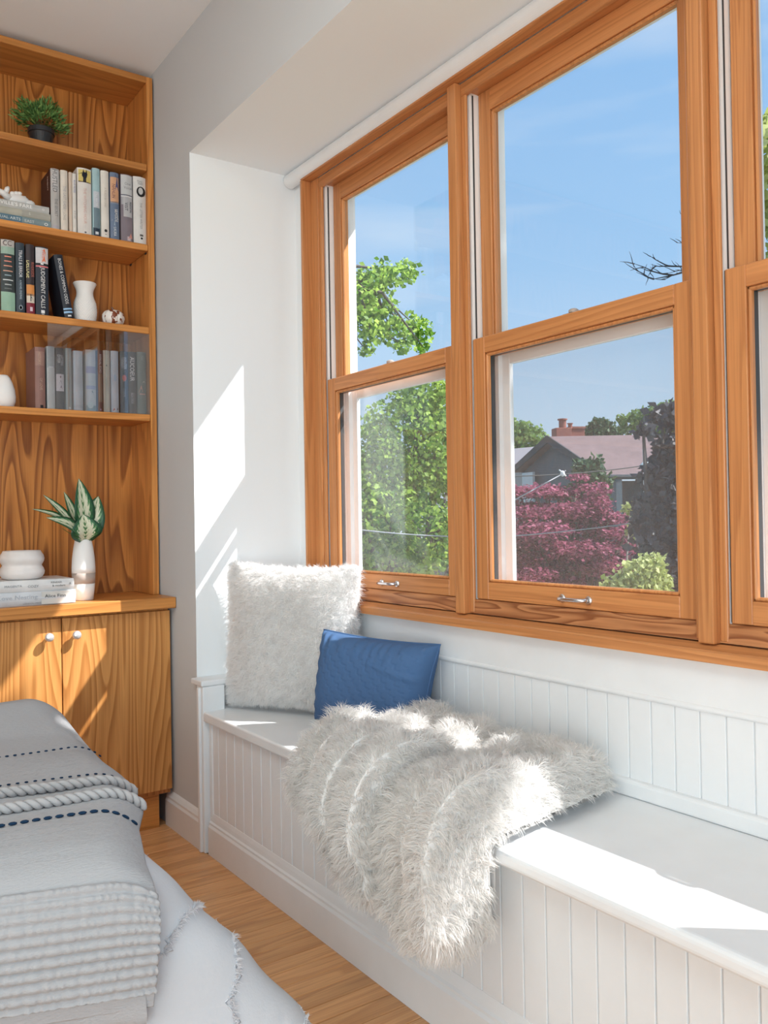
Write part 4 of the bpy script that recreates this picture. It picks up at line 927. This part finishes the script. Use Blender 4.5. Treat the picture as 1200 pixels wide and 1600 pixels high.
for sd, pth in ((51, [(1.65, .63), (1.5, .59), (1.43, .58), (1.41, .61), (1.38, .67), (1.36, .76), (1.35, .86)]), (52, [(1.62, .60), (1.50, .53), (1.45, .50), (1.40, .49), (1.37, .51), (1.35, .54)]),
                (53, [(2.05, .80), (1.8, .81), (1.6, .80), (1.5, .78), (1.46, .77), (1.42, .80)]), (54, [(1.66, .45), (1.60, .50)])):
    gp_ = spline([(al_at(y_) * NA, s_ * NB) for y_, s_ in pth], 40) / np.array([NA, NB])
    sm_ = [tuple(SPG[int(round(q[0] * (NA - 1))), int(round(q[1] * (NB - 1)))]) for q in gp_]; MB().tube([p_ for k_, p_ in enumerate(sm_) if k_ == 0 or p_ != sm_[k_ - 1]], .0015, 6).put('seam', M['spread'], bd, smooth=True)
    Vx, Fx = fringe(gp_, 560 if sd != 54 else 120, .012 if sd != 54 else .018, sd); link('fringe', arrmesh('fringe', Vx, Fx), M['fringe'], bd, kind='stuff')

# knitted throw blanket over the bed
prof = [(2.28, .530), (2.36, .535), (2.415, .548), (2.425, .575), (2.395, .600), (2.34, .603), (2.26, .580), (2.16, .556), (2.02, .546), (1.85, .541), (1.65, .537), (1.50, .533), (1.42, .526), (1.365, .510), (1.330, .482), (1.312, .445), (1.305, .400), (1.303, .350), (1.303, .300)]
pa = np.array(prof); d = np.r_[0, np.cumsum(np.linalg.norm(np.diff(pa, axis=0), axis=1))]; LT = d[-1]
NPR = 620; sarc = np.linspace(0, LT, NPR)
PY = np.interp(sarc, d, pa[:, 0]); PZ = np.interp(sarc, d, pa[:, 1])
for _ in range(60):
    PY[1:-1] = (PY[:-2] + 2 * PY[1:-1] + PY[2:]) / 4; PZ[1:-1] = (PZ[:-2] + 2 * PZ[1:-1] + PZ[2:]) / 4
tgv = np.stack([np.gradient(PY), np.gradient(PZ)], 1); tgv /= np.linalg.norm(tgv, axis=1, keepdims=True); NY, NZ_ = tgv[:, 1], -tgv[:, 0]
NXC = 300; XLb = -.45
def xr(s_): return np.interp(s_, [0, .25, .45, .75, .95, 1.05, 1.2, LT], [.575, .595, .612, .606, .575, .535, .500, .476])
BG = np.zeros((NPR, NXC, 3)); ROWS0 = LT - .196; PER = .0164
def blanket_pt(s_, f, lift=0.):
    """point at arc length s_ and fraction f across (0 left, 1 right edge)"""
    x1 = float(xr(s_)); x_ = XLb + (x1 - XLb) * f; py = np.interp(s_, sarc, PY); pz = np.interp(s_, sarc, PZ); ny = np.interp(s_, sarc, NY); nz_ = np.interp(s_, sarc, NZ_)
    ed = max(0., 1 - (x1 - x_) / .085); dr = .038 * ed ** 2
    return np.array([x_ - .010 * ed ** 2, py + ny * lift + .010 * dr * 0, pz + nz_ * lift - dr * max(0., nz_)])
fx = np.linspace(0, 1, NXC)
for i, s_ in enumerate(sarc):
    x1 = xr(s_); X_ = XLb + (x1 - XLb) * fx; ed = np.clip(1 - (x1 - X_) / .085, 0, 1); dr = .038 * ed ** 2
    BG[i, :, 0] = X_ - .010 * ed ** 2; BG[i, :, 1] = PY[i]; BG[i, :, 2] = PZ[i] - dr * max(0., NZ_[i])
Q = BG.reshape(-1, 3)
soft = (.0045 * wob(Q, 13, 61) + .0022 * wob(Q, 30, 62)).reshape(NPR, NXC)
S_, X_ = np.meshgrid(sarc, fx, indexing='ij'); XW_ = BG[..., 0]
inrow = ((S_ > ROWS0) & (S_ < ROWS0 + PER * 10.5)).astype(float)
rowk = (S_ - ROWS0) / PER; ridx = np.floor(rowk)
yarn = np.abs(np.sin(np.pi * rowk)) ** .6 * (.55 + .45 * np.abs(np.sin(np.pi * (XW_ / .0145 + ridx * .37 + .4 * np.sin(XW_ * 90 + ridx)))) ** .7)
plainw = .0005 * np.sin(2 * np.pi * S_ / .0052) * (S_ > LT * .42)
dispv = soft + inrow * (.0095 * yarn) + (1 - inrow) * plainw
foldz = np.exp(-((S_ - (.34 + .16 * (1 - X_))) / .018) ** 2) * .010 * np.clip((.75 - X_) / .25, 0, 1)
dispv = dispv + foldz
BG2 = BG.copy(); BG2[..., 1] += NY[:, None] * dispv; BG2[..., 2] += NZ_[:, None] * dispv
m, t, b = mat('pale grey knit'); N = t.nodes.new; Lk = t.links.new
b.inputs['Base Color'].default_value = (.39, .395, .41, 1); b.inputs['Roughness'].default_value = .95; b.inputs['Specular IOR Level'].default_value = .1
tc = N('ShaderNodeTexCoord'); mp = N('ShaderNodeMapping'); mp.inputs['Scale'].default_value = (90, 330, 330); Lk(tc.outputs['Object'], mp.inputs[0]); nz = N('ShaderNodeTexNoise'); nz.inputs['Scale'].default_value = 1; nz.inputs['Detail'].default_value = 2; Lk(mp.outputs[0], nz.inputs['Vector'])
bm = N('ShaderNodeBump'); bm.inputs['Strength'].default_value = .55; bm.inputs['Distance'].default_value = .0025; Lk(nz.outputs['Fac'], bm.inputs['Height']); Lk(bm.outputs[0], b.inputs['Normal']); M['knit'] = m
bl = empty('knitted_throw', (.1, 1.9, .5), 'pale grey knitted throw with braided cords and navy stitching spread over the bed', 'throw')
under = BG.copy(); under[..., 1] -= NY[:, None] * .007; under[..., 2] -= NZ_[:, None] * .007
V, Fc = closed(BG2, under)
# close the right and lower edges
n0 = NPR * NXC
ex = []
for i in range(NPR - 1): a_, b2 = i * NXC + NXC - 1, (i + 1) * NXC + NXC - 1; ex.append([a_, b2, b2 + n0, a_ + n0])
for j in range(NXC - 1): a_, b2 = (NPR - 1) * NXC + j, (NPR - 1) * NXC + j + 1; ex.append([b2, a_, a_ + n0, b2 + n0])
link('throw_body', arrmesh('throw_body', V, np.concatenate([Fc, np.array(ex)])), M['knit'], bl, smooth=True)
# folded under layer below the hem
mb = MB(); NN = 60; g0 = []
for j in range(NN):
    f = j / (NN - 1); p_ = blanket_pt(LT - .0005, f); x_ = p_[0] - .012; wv = .003 * math.sin(x_ * 40) + .002 * math.sin(x_ * 95)
    g0.append([(x_, 1.306 + wv, .330), (x_, 1.299 + wv, .292 + wv), (x_, 1.303 + wv, .278 + wv), (x_, 1.315 + wv, .268 + wv), (x_, 1.330 + wv, .272 + wv), (x_, 1.336, .330)])
G = np.array(g0); link('folded_hem', arrmesh('folded_hem', G.reshape(-1, 3), gridfaces(NN, 6)), M['knit'], bl, smooth=True)
# braided cords and stitch rows: (arc length at left, at right)
def rowpath(s0, s1, n, lift): return [blanket_pt(s0 + (s1 - s0) * f + .006 * math.sin(f * 9 + s0 * 20), .30 + .70 * f, lift) for f in np.linspace(0, 1, n)]
def arc_of_y(yv): 
    k = np.argmin(np.abs(PY - yv) + (sarc < .3) * 9); return sarc[k]
for (ya, yb_) in ((1.665, 1.745), (1.580, 1.650)):
    path = np.array(rowpath(arc_of_y(ya), arc_of_y(yb_), 420, .006)); mb = MB()
    for phs in (0, math.pi):
        L_ = np.r_[0, np.cumsum(np.linalg.norm(np.diff(path, axis=0), axis=1))]; a_ = L_ / .034 * 2 * np.pi + phs
        tg = np.gradient(path, axis=0); tg /= np.linalg.norm(tg, axis=1, keepdims=True); upv = np.cross(tg, np.array([0, 1., 0])); upv /= np.linalg.norm(upv, axis=1, keepdims=True); sv = np.cross(upv, tg)
        hp = path + upv * np.sin(a_)[:, None] * .0050 + sv * np.cos(a_)[:, None] * .0058
        mb.tube([tuple(q) for q in hp], .0062, 7)
    mb.put('braided_cord', M['cord'], bl, smooth=True, label='braided grey yarn cord')
for (ya, yb_, rad, gap, dash) in ((1.95, 2.03, .0020, .016, .0075), (1.735, 1.80, .0018, .016, .007), (1.490, 1.560, .0031, .0190, .0135)):
    path = np.array(rowpath(arc_of_y(ya), arc_of_y(yb_), 500, .003)); L_ = np.r_[0, np.cumsum(np.linalg.norm(np.diff(path, axis=0), axis=1))]; mb = MB(); q = 0
    while q < L_[-1] - dash:
        pp_ = [tuple(np.array([np.interp(q + dash * e_, L_, path[:, k]) for k in range(3)])) for e_ in (0, .25, .5, .75, 1)]
        mb.tube(pp_, [rad * .4, rad * .95, rad, rad * .95, rad * .4], 6); q += gap
    mb.put('stitching', M['navy'], bl, smooth=True, label='row of navy stitches')

# the bed stands a little askew: everything on it follows
def askew(co):
    k = np.interp(co[:, 1], [1.30, 2.40], [.36, .10]); co[:, 1] += k * (.50 - co[:, 0]); return co
for root in (bd, bl):
    off = np.array(wloc(root))
    for ch in root.children:
        n = len(ch.data.vertices); co = np.zeros(n * 3, np.float32); ch.data.vertices.foreach_get('co', co)
        co = askew(co.reshape(-1, 3) + off) - off; ch.data.vertices.foreach_set('co', co.astype(np.float32).ravel()); ch.data.update()

# ================================================================== OUTSIDE
ZG = -2.4
MB().box(2.6, 90, -40, 90, ZG - .2, ZG).put('lawn', M['lawn'], kind='structure')
def leaves(P, size, seed, flat=.0, up=(0, 0, 1)):
    """four-cornered leaves with a crease, each its own little blade"""
    r = np.random.default_rng(seed); n = len(P)
    d = r.normal(size=(n, 3)); d[:, 2] -= .35; d[:, 2] *= (1 - flat); d /= np.linalg.norm(d, axis=1, keepdims=True)
    nn = r.normal(size=(n, 3)); nn[:, 2] += flat * 4; s = np.cross(d, nn); s /= np.linalg.norm(s, axis=1, keepdims=True) + 1e-9
    L = size * r.uniform(.65, 1.3, (n, 1)); up_ = np.cross(s, d)
    V = np.stack([P, P + d * L * .5 + s * L * .36 + up_ * L * .08, P + d * L, P + d * L * .5 - s * L * .36 + up_ * L * .08], 1).reshape(-1, 3)
    b = (np.arange(n) * 4)[:, None]
    return V, np.concatenate([b + np.array([0, 1, 2]), b + np.array([0, 2, 3])])
def blobs(cs, n, seed, shell=.45):
    """points in a set of ellipsoids (centre, radii)"""
    r = np.random.default_rng(seed); vol = np.array([c[1][0] * c[1][1] * c[1][2] for c in cs]) ** .67; k = r.choice(len(cs), n, p=vol / vol.sum())
    d = r.normal(size=(n, 3)); d /= np.linalg.norm(d, axis=1, keepdims=True); rad = (shell + (1 - shell) * r.random((n, 1))) ** .7
    C_ = np.array([list(c[0]) for c in cs]); R__ = np.array([list(c[1]) for c in cs]); return C_[k] + d * rad * R__[k]
def limbs(mb, base, targets, r0, seed):
    r = random.Random(seed); base = Vector(base)
    for tgt in targets:
        tgt = Vector(tgt); top = Vector((base.x, base.y, base.z)) ; mid = base.lerp(tgt, .5) + Vector((r.uniform(-.15, .15), r.uniform(-.15, .15), .12 * (tgt - base).length))
        mb.tube([tuple(base), tuple(base.lerp(mid, .55)), tuple(mid), tuple(tgt)], [r0, r0 * .7, r0 * .5, r0 * .15], 7)
def tree(name, label, cat, cs, n, size, leafm, seed, trunk=None, r0=.10, flat=0., group=None, fork=.35, shell=.45):
    top = sum((Vector(c[0]) for c in cs), Vector()) / len(cs); base = Vector((trunk[0], trunk[1], ZG)) if trunk else Vector((top.x, top.y, ZG))
    o = empty(name, base, label, cat, group)
    V, Fc = leaves(blobs(cs, n, seed, shell), size, seed + 1, flat); link('foliage', arrmesh('foliage', V, Fc), leafm, o, kind='stuff')
    zf = ZG + (top.z - ZG) * fork + .2; mb = MB(); fk = Vector((base.x + (top.x - base.x) * .3, base.y + (top.y - base.y) * .3, zf))
    mb.tube([tuple(base), tuple(base.lerp(fk, .5) + Vector((.03, .02, 0))), tuple(fk)], [r0 * 1.4, r0 * 1.1, r0], 10)
    limbs(mb, fk, [c[0] for c in cs], r0 * .7, seed); mb.put('trunk', M['bark'], o, smooth=True)
    return o
def cl(u, v, dpt, rx, rz=None, ry=None): return (at(u, v, dpt), (rx, ry or rx, rz or rx * .7))
# fresh green tree in the left window
cs = [cl(u, v, d_, r_, rz_) for u, v, d_, r_, rz_ in ((640, 700, 7.6, .55, .50), (690, 640, 7.8, .40, .35), (655, 615, 7.6, .28, .2), (600, 760, 7.4, .42, .4), (575, 820, 7.2, .45, .40), (640, 830, 7.6, .55, .35), (700, 760, 7.9, .45, .45), (560, 770, 7.3, .30, .4), (715, 850, 8.0, .4, .3), (595, 680, 7.5, .18, .16), (680, 700, 7.9, .4, .4), (600, 880, 7.1, .5, .25))]
tree('leafy_tree', 'leafy bright green tree filling the lower half of the left window', 'tree', cs, 19000, .050, M['green'], 101, r0=.12)
cs = [cl(u, v, d_, r_, rz_) for u, v, d_, r_, rz_ in ((575, 440, 5.6, .16, .10), (600, 430, 5.7, .17, .10), (635, 425, 5.8, .11, .09), (590, 480, 5.7, .16, .13), (570, 500, 5.6, .13, .13), (610, 515, 5.8, .16, .10), (645, 505, 5.9, .14, .08), (655, 525, 5.9, .12, .08), (570, 545, 5.6, .06, .06), (630, 540, 5.8, .10, .05), (555, 470, 5.5, .15, .2), (580, 520, 5.6, .06, .1), (663, 545, 5.9, .06, .05))]
o = empty('overhanging_branch', (at(300, 900, 5.2).x, at(300, 900, 5.2).y, ZG), 'bright green leafy branch hanging into the sky of the left window', 'branch')
V, Fc = leaves(blobs(cs, 2300, 111, .15), .042, 112); link('foliage', arrmesh('foliage', V, Fc), M['green'], o, kind='stuff')
mb = MB(); limbs(mb, at(480, 430, 5.4), [c[0] for c in cs], .022, 5); mb.tube([(at(300, 900, 5.2).x, at(300, 900, 5.2).y, ZG), tuple(at(300, 900, 5.2)), tuple(at(400, 600, 5.3)), tuple(at(480, 430, 5.4))], [.12, .10, .07, .03], 8); mb.put('boughs', M['bark'], o, smooth=True)
# fence far behind that tree
fo = empty('garden_fence', at(690, 905, 13), 'grey board fence standing behind the green tree low in the left window', 'fence')
fa, fb_ = at(600, 880, 14), at(745, 880, 13)
for k in range(16):
    p_ = fa.lerp(fb_, (k + .5) / 16); ang = math.atan2((fb_ - fa).y, (fb_ - fa).x); L_ = (fb_ - fa).length / 16
    MB().box(-L_ * .48, L_ * .48, -.012, .012, 0, p_.z + .22 - ZG).rot(Matrix.Translation((p_.x, p_.y, ZG)) @ Matrix.Rotation(ang, 4, 'Z')).put('board', M['fence'], fo)
# red japanese maple
rr = random.Random(5); cs = []
for (u, v, d_, r_) in ((815, 790, 9.0, .42), (850, 775, 9.1, .35), (835, 840, 8.9, .5), (880, 810, 9.1, .45), (915, 790, 9.2, .40), (945, 800, 9.3, .32), (900, 850, 9.0, .5), (950, 840, 9.2, .42), (975, 850, 9.3, .28), (820, 890, 8.8, .5), (870, 900, 8.9, .5), (920, 890, 9.0, .5), (965, 880, 9.1, .35), (805, 840, 8.9, .4), (800, 760, 9.1, .2), (880, 765, 9.2, .25), (915, 755, 9.3, .2), (985, 830, 9.3, .18), (940, 770, 9.3, .2), (790, 880, 8.8, .5)):
    for q in range(3):
        c = at(u + rr.uniform(-14, 14), v + rr.uniform(-14, 14), d_ + rr.uniform(-.3, .3)); k_ = rr.uniform(.55, .85); cs.append((c, (r_ * k_, r_ * k_, r_ * k_ * .28)))
tree('red_maple', 'crimson maple with layered feathery sprays in the middle window', 'tree', cs, 27000, .046, M['maroon'], 121, r0=.09, flat=.55, shell=.2)
# dark purple tree at the right
cs = [cl(u, v, d_, r_, rz_) for u, v, d_, r_, rz_ in ((1050, 700, 6.0, .16, .12), (1035, 650, 6.0, .10, .07), (1060, 650, 6.1, .16, .1), (1045, 740, 6.0, .2, .12), (1020, 790, 6.0, .14, .13), (1050, 810, 6.1, .3, .25), (1070, 740, 6.2, .25, .25), (1040, 870, 6.0, .24, .25), (1075, 880, 6.2, .35, .3), (1100, 800, 6.3, .4, .5), (1015, 840, 6.0, .10, .1), (1005, 672, 5.9, .07, .05))]
tree('purple_tree', 'dark purple-leaved tree in shade at the right edge of the middle window', 'tree', cs, 6800, .072, M['darkleaf'], 131, r0=.09)
cs = [cl(u, v, d_, r_, rz_) for u, v, d_, r_, rz_ in ((1000, 895, 5.5, .14, .11), (1020, 880, 5.5, .085, .07), (1005, 920, 5.5, .17, .10), (970, 915, 5.5, .13, .09), (1028, 905, 5.5, .08, .07), (990, 930, 5.5, .2, .08), (985, 795, 8.6, .08, .06), (990, 830, 8.6, .07, .12))]
tree('lime_shrub', 'pale lime green shrub low between the red maple and the dark tree', 'shrub', cs, 2400, .040, M['lime'], 141, r0=.04)
cs = [cl(u, v, d_, r_, rz_) for u, v, d_, r_, rz_ in ((925, 760, 13.5, .32, .35), (915, 735, 13.5, .2, .2), (905, 780, 13.4, .3, .25), (930, 725, 13.6, .12, .14))]
tree('conifer', 'small dark conifer rising behind the red maple against the roof', 'tree', cs, 1600, .10, M['darkgreen'], 151, r0=.06)
GB = 'distant trees beyond the roof'
for (nm, lb, lst, n_l, sz, mt, sd) in (
    ('distant_tree', 'far green trees left of the gable above the neighbouring roof', ((815, 690, 40, 1.3, .9), (835, 690, 41, .9, .6), (800, 690, 40, 1.5, .9), (790, 680, 40, 1.2, .9)), 2600, .22, 'green2', 161),
    ('distant_tree', 'round dark tree behind the roof just right of the chimney', ((938, 672, 38, .75, .5), (930, 680, 38, .8, .4), (950, 678, 38, .7, .4), (936, 662, 38, .4, .3)), 2400, .17, 'darkgreen', 171),
    ('distant_tree', 'light green tree behind the roof, right of the round dark one', ((985, 665, 34, .5, .35), (1000, 648, 34, .45, .3), (1030, 645, 34, .6, .35), (1050, 640, 34, .6, .4), (972, 655, 34, .25, .2), (1015, 670, 34, .7, .4), (1060, 660, 34, .8, .5)), 2600, .17, 'green2', 181)):
    tree(nm, lb, 'tree', [cl(*q) for q in lst], n_l, sz, M[mt], sd, r0=.12, group=GB)
# bare twigs at the right of the middle window's sky
bt = empty('bare_tree', (at(1150, 500, 6.5).x, at(1150, 500, 6.5).y, ZG), 'bare dark twigs reaching into the upper sky of the middle window', 'branch')
mb = MB(); rb = random.Random(9)
def twig(p, d, L, r, lev):
    pts = [p]; q = p.copy(); dd = d.copy()
    for k in range(4):
        dd = (dd + Vector((rb.uniform(-.25, .25), rb.uniform(-.25, .25), rb.uniform(-.18, .22)))).normalized(); q = q + dd * L / 4; pts.append(q.copy())
        if lev > 0: twig(q.copy(), (dd + Vector((rb.uniform(-.8, .8), rb.uniform(-.8, .8), rb.uniform(-.3, .9)))).normalized(), L * rb.uniform(.35, .55), r * .6, lev - 1)
    mb.tube([tuple(x_) for x_ in pts], [r, r * .85, r * .7, r * .5, r * .25], 5)
b0 = at(1130, 395, 6.5); mb.tube([(bt.location.x, bt.location.y, ZG), tuple(at(1165, 800, 6.6)), tuple(at(1150, 500, 6.5)), tuple(b0)], [.09, .07, .04, .014], 8)
twig(b0, (at(1010, 436, 6.4) - b0).normalized(), .58, .012, 2); twig(b0, (at(1050, 380, 6.4) - b0).normalized(), .36, .010, 2); twig(at(1110, 420, 6.5), (at(1040, 405, 6.4) - at(1110, 420, 6.5)).normalized(), .42, .010, 2); twig(at(1100, 370, 6.5), (at(1062, 330, 6.4) - at(1100, 370, 6.5)).normalized(), .26, .007, 1)
mb.put('twigs', M['twig'], bt)
cs = [cl(1084, 290, 6.3, .03, .05), cl(1086, 275, 6.3, .03, .03)]
V, Fc = leaves(blobs(cs, 26, 191), .06, 192); link('foliage', arrmesh('foliage', V, Fc), M['maroon'], bt)
# foliage seen through the sliver of the right window
cs = [cl(1200 + k * 60, 260 + 90 * (k % 3), 6.5, .35, .4) for k in range(6)] + [cl(1215, 600, 6.8, .4, .5), cl(1230, 850, 6.8, .4, .5)]
cs += [((4.4, -1.35, 5.82), (.35, .90, .42)), ((4.5, -1.9, 6.0), (.35, .6, .42))]  # out-of-view crown masses added to keep direct sun off the bed
tree('blossom_tree', 'pale green tree glimpsed through the sliver of the right window, with an unseen crown added to shade the bed', 'tree', cs, 9000, .11, M['lime'], 195, r0=.08)

# neighbouring house with gable
nh = empty('neighbour_house', (at(930, 742, 27).x, at(930, 742, 27).y, ZG), 'slate blue gabled house with a brown shingle roof beyond the red maple', 'house')
A_ = at(856, 682, 27.0); Rr = at(944, 742, 24.0); Ll = at(800, 734, 29.0); Ee = at(1085, 678, 27.8); Er = at(1085, 741, 24.6)
def dn(p, zz_): return Vector((p.x, p.y, zz_))
ZR, ZL_ = Rr.z - .05, Ll.z - .05
back = (A_ - Rr); back.z = 0
rf = MB(); rf.prism([A_, Rr, Er, Ee], (0, 0, -.10)); rf.put('roof', M['shingle'], nh)
rb_ = MB(); rb_.prism([A_, Ee, Ee + (Ll - A_), Ll], (0, 0, -.10)); rb_.put('roof', M['shingle'], nh)
ins = (Ee - A_).normalized() * .35; Ai, Ri, Li = A_ + ins - Vector((0, 0, .14)), Rr + ins - Vector((0, 0, .14)), Ll + ins - Vector((0, 0, .14))
gw = MB(); gw.prism([Ai, Ri, dn(Ri, ZG), dn(Li, ZG), Li], tuple(ins * .5)); gw.put('gable_wall', M['siding'], nh)
# siding boards of the gable
sbm = MB()
for k in range(14):
    f0 = k / 14; pl_, pr_ = Li.lerp(Ai, f0), Ri.lerp(Ai, f0)
    pl2 = Vector((pl_.x, pl_.y, pl_.z)); pr2 = Vector((pr_.x, pr_.y, pr_.z)); sbm.prism([pl2 - ins * .06, pr2 - ins * .06, pr2 - ins * .06 + Vector((0, 0, .03)), pl2 - ins * .06 + Vector((0, 0, .03))], tuple(ins * .08))
sbm.put('siding_boards', M['siding'], nh, kind='stuff')
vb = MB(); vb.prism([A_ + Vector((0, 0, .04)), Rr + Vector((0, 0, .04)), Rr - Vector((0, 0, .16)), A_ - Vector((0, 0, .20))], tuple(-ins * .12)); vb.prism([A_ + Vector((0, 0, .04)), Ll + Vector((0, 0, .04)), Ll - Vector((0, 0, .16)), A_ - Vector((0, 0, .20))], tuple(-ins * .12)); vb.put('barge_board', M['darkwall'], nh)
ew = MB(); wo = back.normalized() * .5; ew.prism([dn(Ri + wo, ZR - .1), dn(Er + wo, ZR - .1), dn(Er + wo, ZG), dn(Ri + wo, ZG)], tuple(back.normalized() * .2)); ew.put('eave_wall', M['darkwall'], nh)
MB().tube([tuple(Rr - Vector((0, 0, .06))), tuple(Er - Vector((0, 0, .06)))], .07, 8).put('gutter', M['darkwall'], nh)
wn = at(826, 762, 28.2); MB().box(-.35, .35, -.05, .05, -.5, .5, bev=.01).rot(Matrix.Translation(wn) @ Matrix.Rotation(math.atan2((Ri - Li).y, (Ri - Li).x), 4, 'Z')).put('window', plain('pale window', (.45, .52, .55), .2), nh)
ch = MB(); c_ = at(900, 672, 28.5); ang = math.atan2((Ee - A_).y, (Ee - A_).x)
ch.box(-.30, .20, -.25, .25, -.8, .06, bev=.01).box(-.33, .23, -.28, .28, .03, .09)
chm = ch.rot(Matrix.Translation(c_) @ Matrix.Rotation(ang, 4, 'Z')).put('chimney', M['brick'], nh)
fl_ = MB(); c2 = at(879, 668, 28.0); fl_.box(-.30, .22, -.22, .22, -.7, -.03, bev=.01); fl_.lathe((0, 0, -.03), [(.12, 0), (.12, .26), (.16, .27), (.16, .31), (.1, .32)], 14); fl_.lathe((.26, 0, -.03), [(.07, 0), (.07, .14), (.10, .15), (.1, .17)], 12)
fl_.rot(Matrix.Translation(c2) @ Matrix.Rotation(ang, 4, 'Z')).put('flue', M['brick'], nh)
# second house roof at the left
n2h = empty('far_house', (at(800, 715, 33).x, at(800, 715, 33).y, ZG), 'low grey roofed house partly hidden left of the slate blue gable', 'house')
q0, q1_, q2_, q3 = at(770, 704, 34), at(845, 697, 35), at(835, 722, 31.5), at(770, 728, 31)
MB().prism([q0, q1_, q2_, q3], (0, 0, -.12)).put('roof', plain('grey roof', (.20, .19, .205), .9), n2h)
MB().prism([dn(q3, q3.z - .1), dn(q2_, q2_.z - .1), dn(q2_, ZG), dn(q3, ZG)], (.3, .2, 0)).put('wall', M['siding'], n2h)
# street lamp
sl_ = empty('street_lamp', (at(1008, 800, 12).x, at(1008, 800, 12).y, ZG), 'pale teal street lamp head on a white pole before the brown roof', 'street lamp')
MB().tube([(sl_.location.x, sl_.location.y, ZG), tuple(at(1009, 730, 12)), tuple(at(1006, 702, 12))], [.05, .035, .02], 10).put('pole', M['vinyl'], sl_)
a_, b2 = at(1001, 728, 11.8), at(1046, 724, 12.2)
MB().tube([tuple(a_), tuple(a_.lerp(b2, .15)), tuple(a_.lerp(b2, .5)), tuple(a_.lerp(b2, .8)), tuple(b2)], [.02, .06, .075, .055, .03], 12).put('lamp_head', M['lampgrey'], sl_, smooth=True)
# cables
def cable(pts, r_, m_, label, sag=.0):
    P_ = [at(*p) for p in pts]; out = []
    for a_, b2 in zip(P_, P_[1:]):
        for k in range(6): q = a_.lerp(b2, k / 6); q.z -= sag * 4 * (k / 6) * (1 - k / 6); out.append(tuple(q))
    out.append(tuple(P_[-1])); MB().tube(out, r_, 6).put('power_line', m_, base=P_[0], label=label, cat='cable', group='overhead cables', smooth=True)
cable([(560, 758, 8.4), (812, 744, 8.5), (1010, 727, 8.8), (1250, 700, 9)], .006, M['wired'], 'thin dark overhead cable crossing the roof in the middle window', .02)
cable([(720, 820, 6.5), (795, 786, 6.8), (878, 741, 7.2), (884, 735, 7.2)], .005, M['wire'], 'pale overhead cable rising to a white insulator before the gable')
cable([(540, 825, 6.3), (700, 838, 6.4), (796, 838, 6.6), (996, 816, 7.2), (1120, 800, 7.5)], .005, M['wire'], 'pale cable slung low across the red maple', .01)
iz = at(879, 740, 7.2); MB().ball(iz, .020, 10, (1, 1, 1.3)).tube([tuple(iz + Vector((-.04, 0, .03))), tuple(iz + Vector((.04, 0, -.02)))], .006, 6).put('insulator', M['vinyl'], base=iz, label='small white cable insulator hanging before the slate blue gable', cat='insulator')
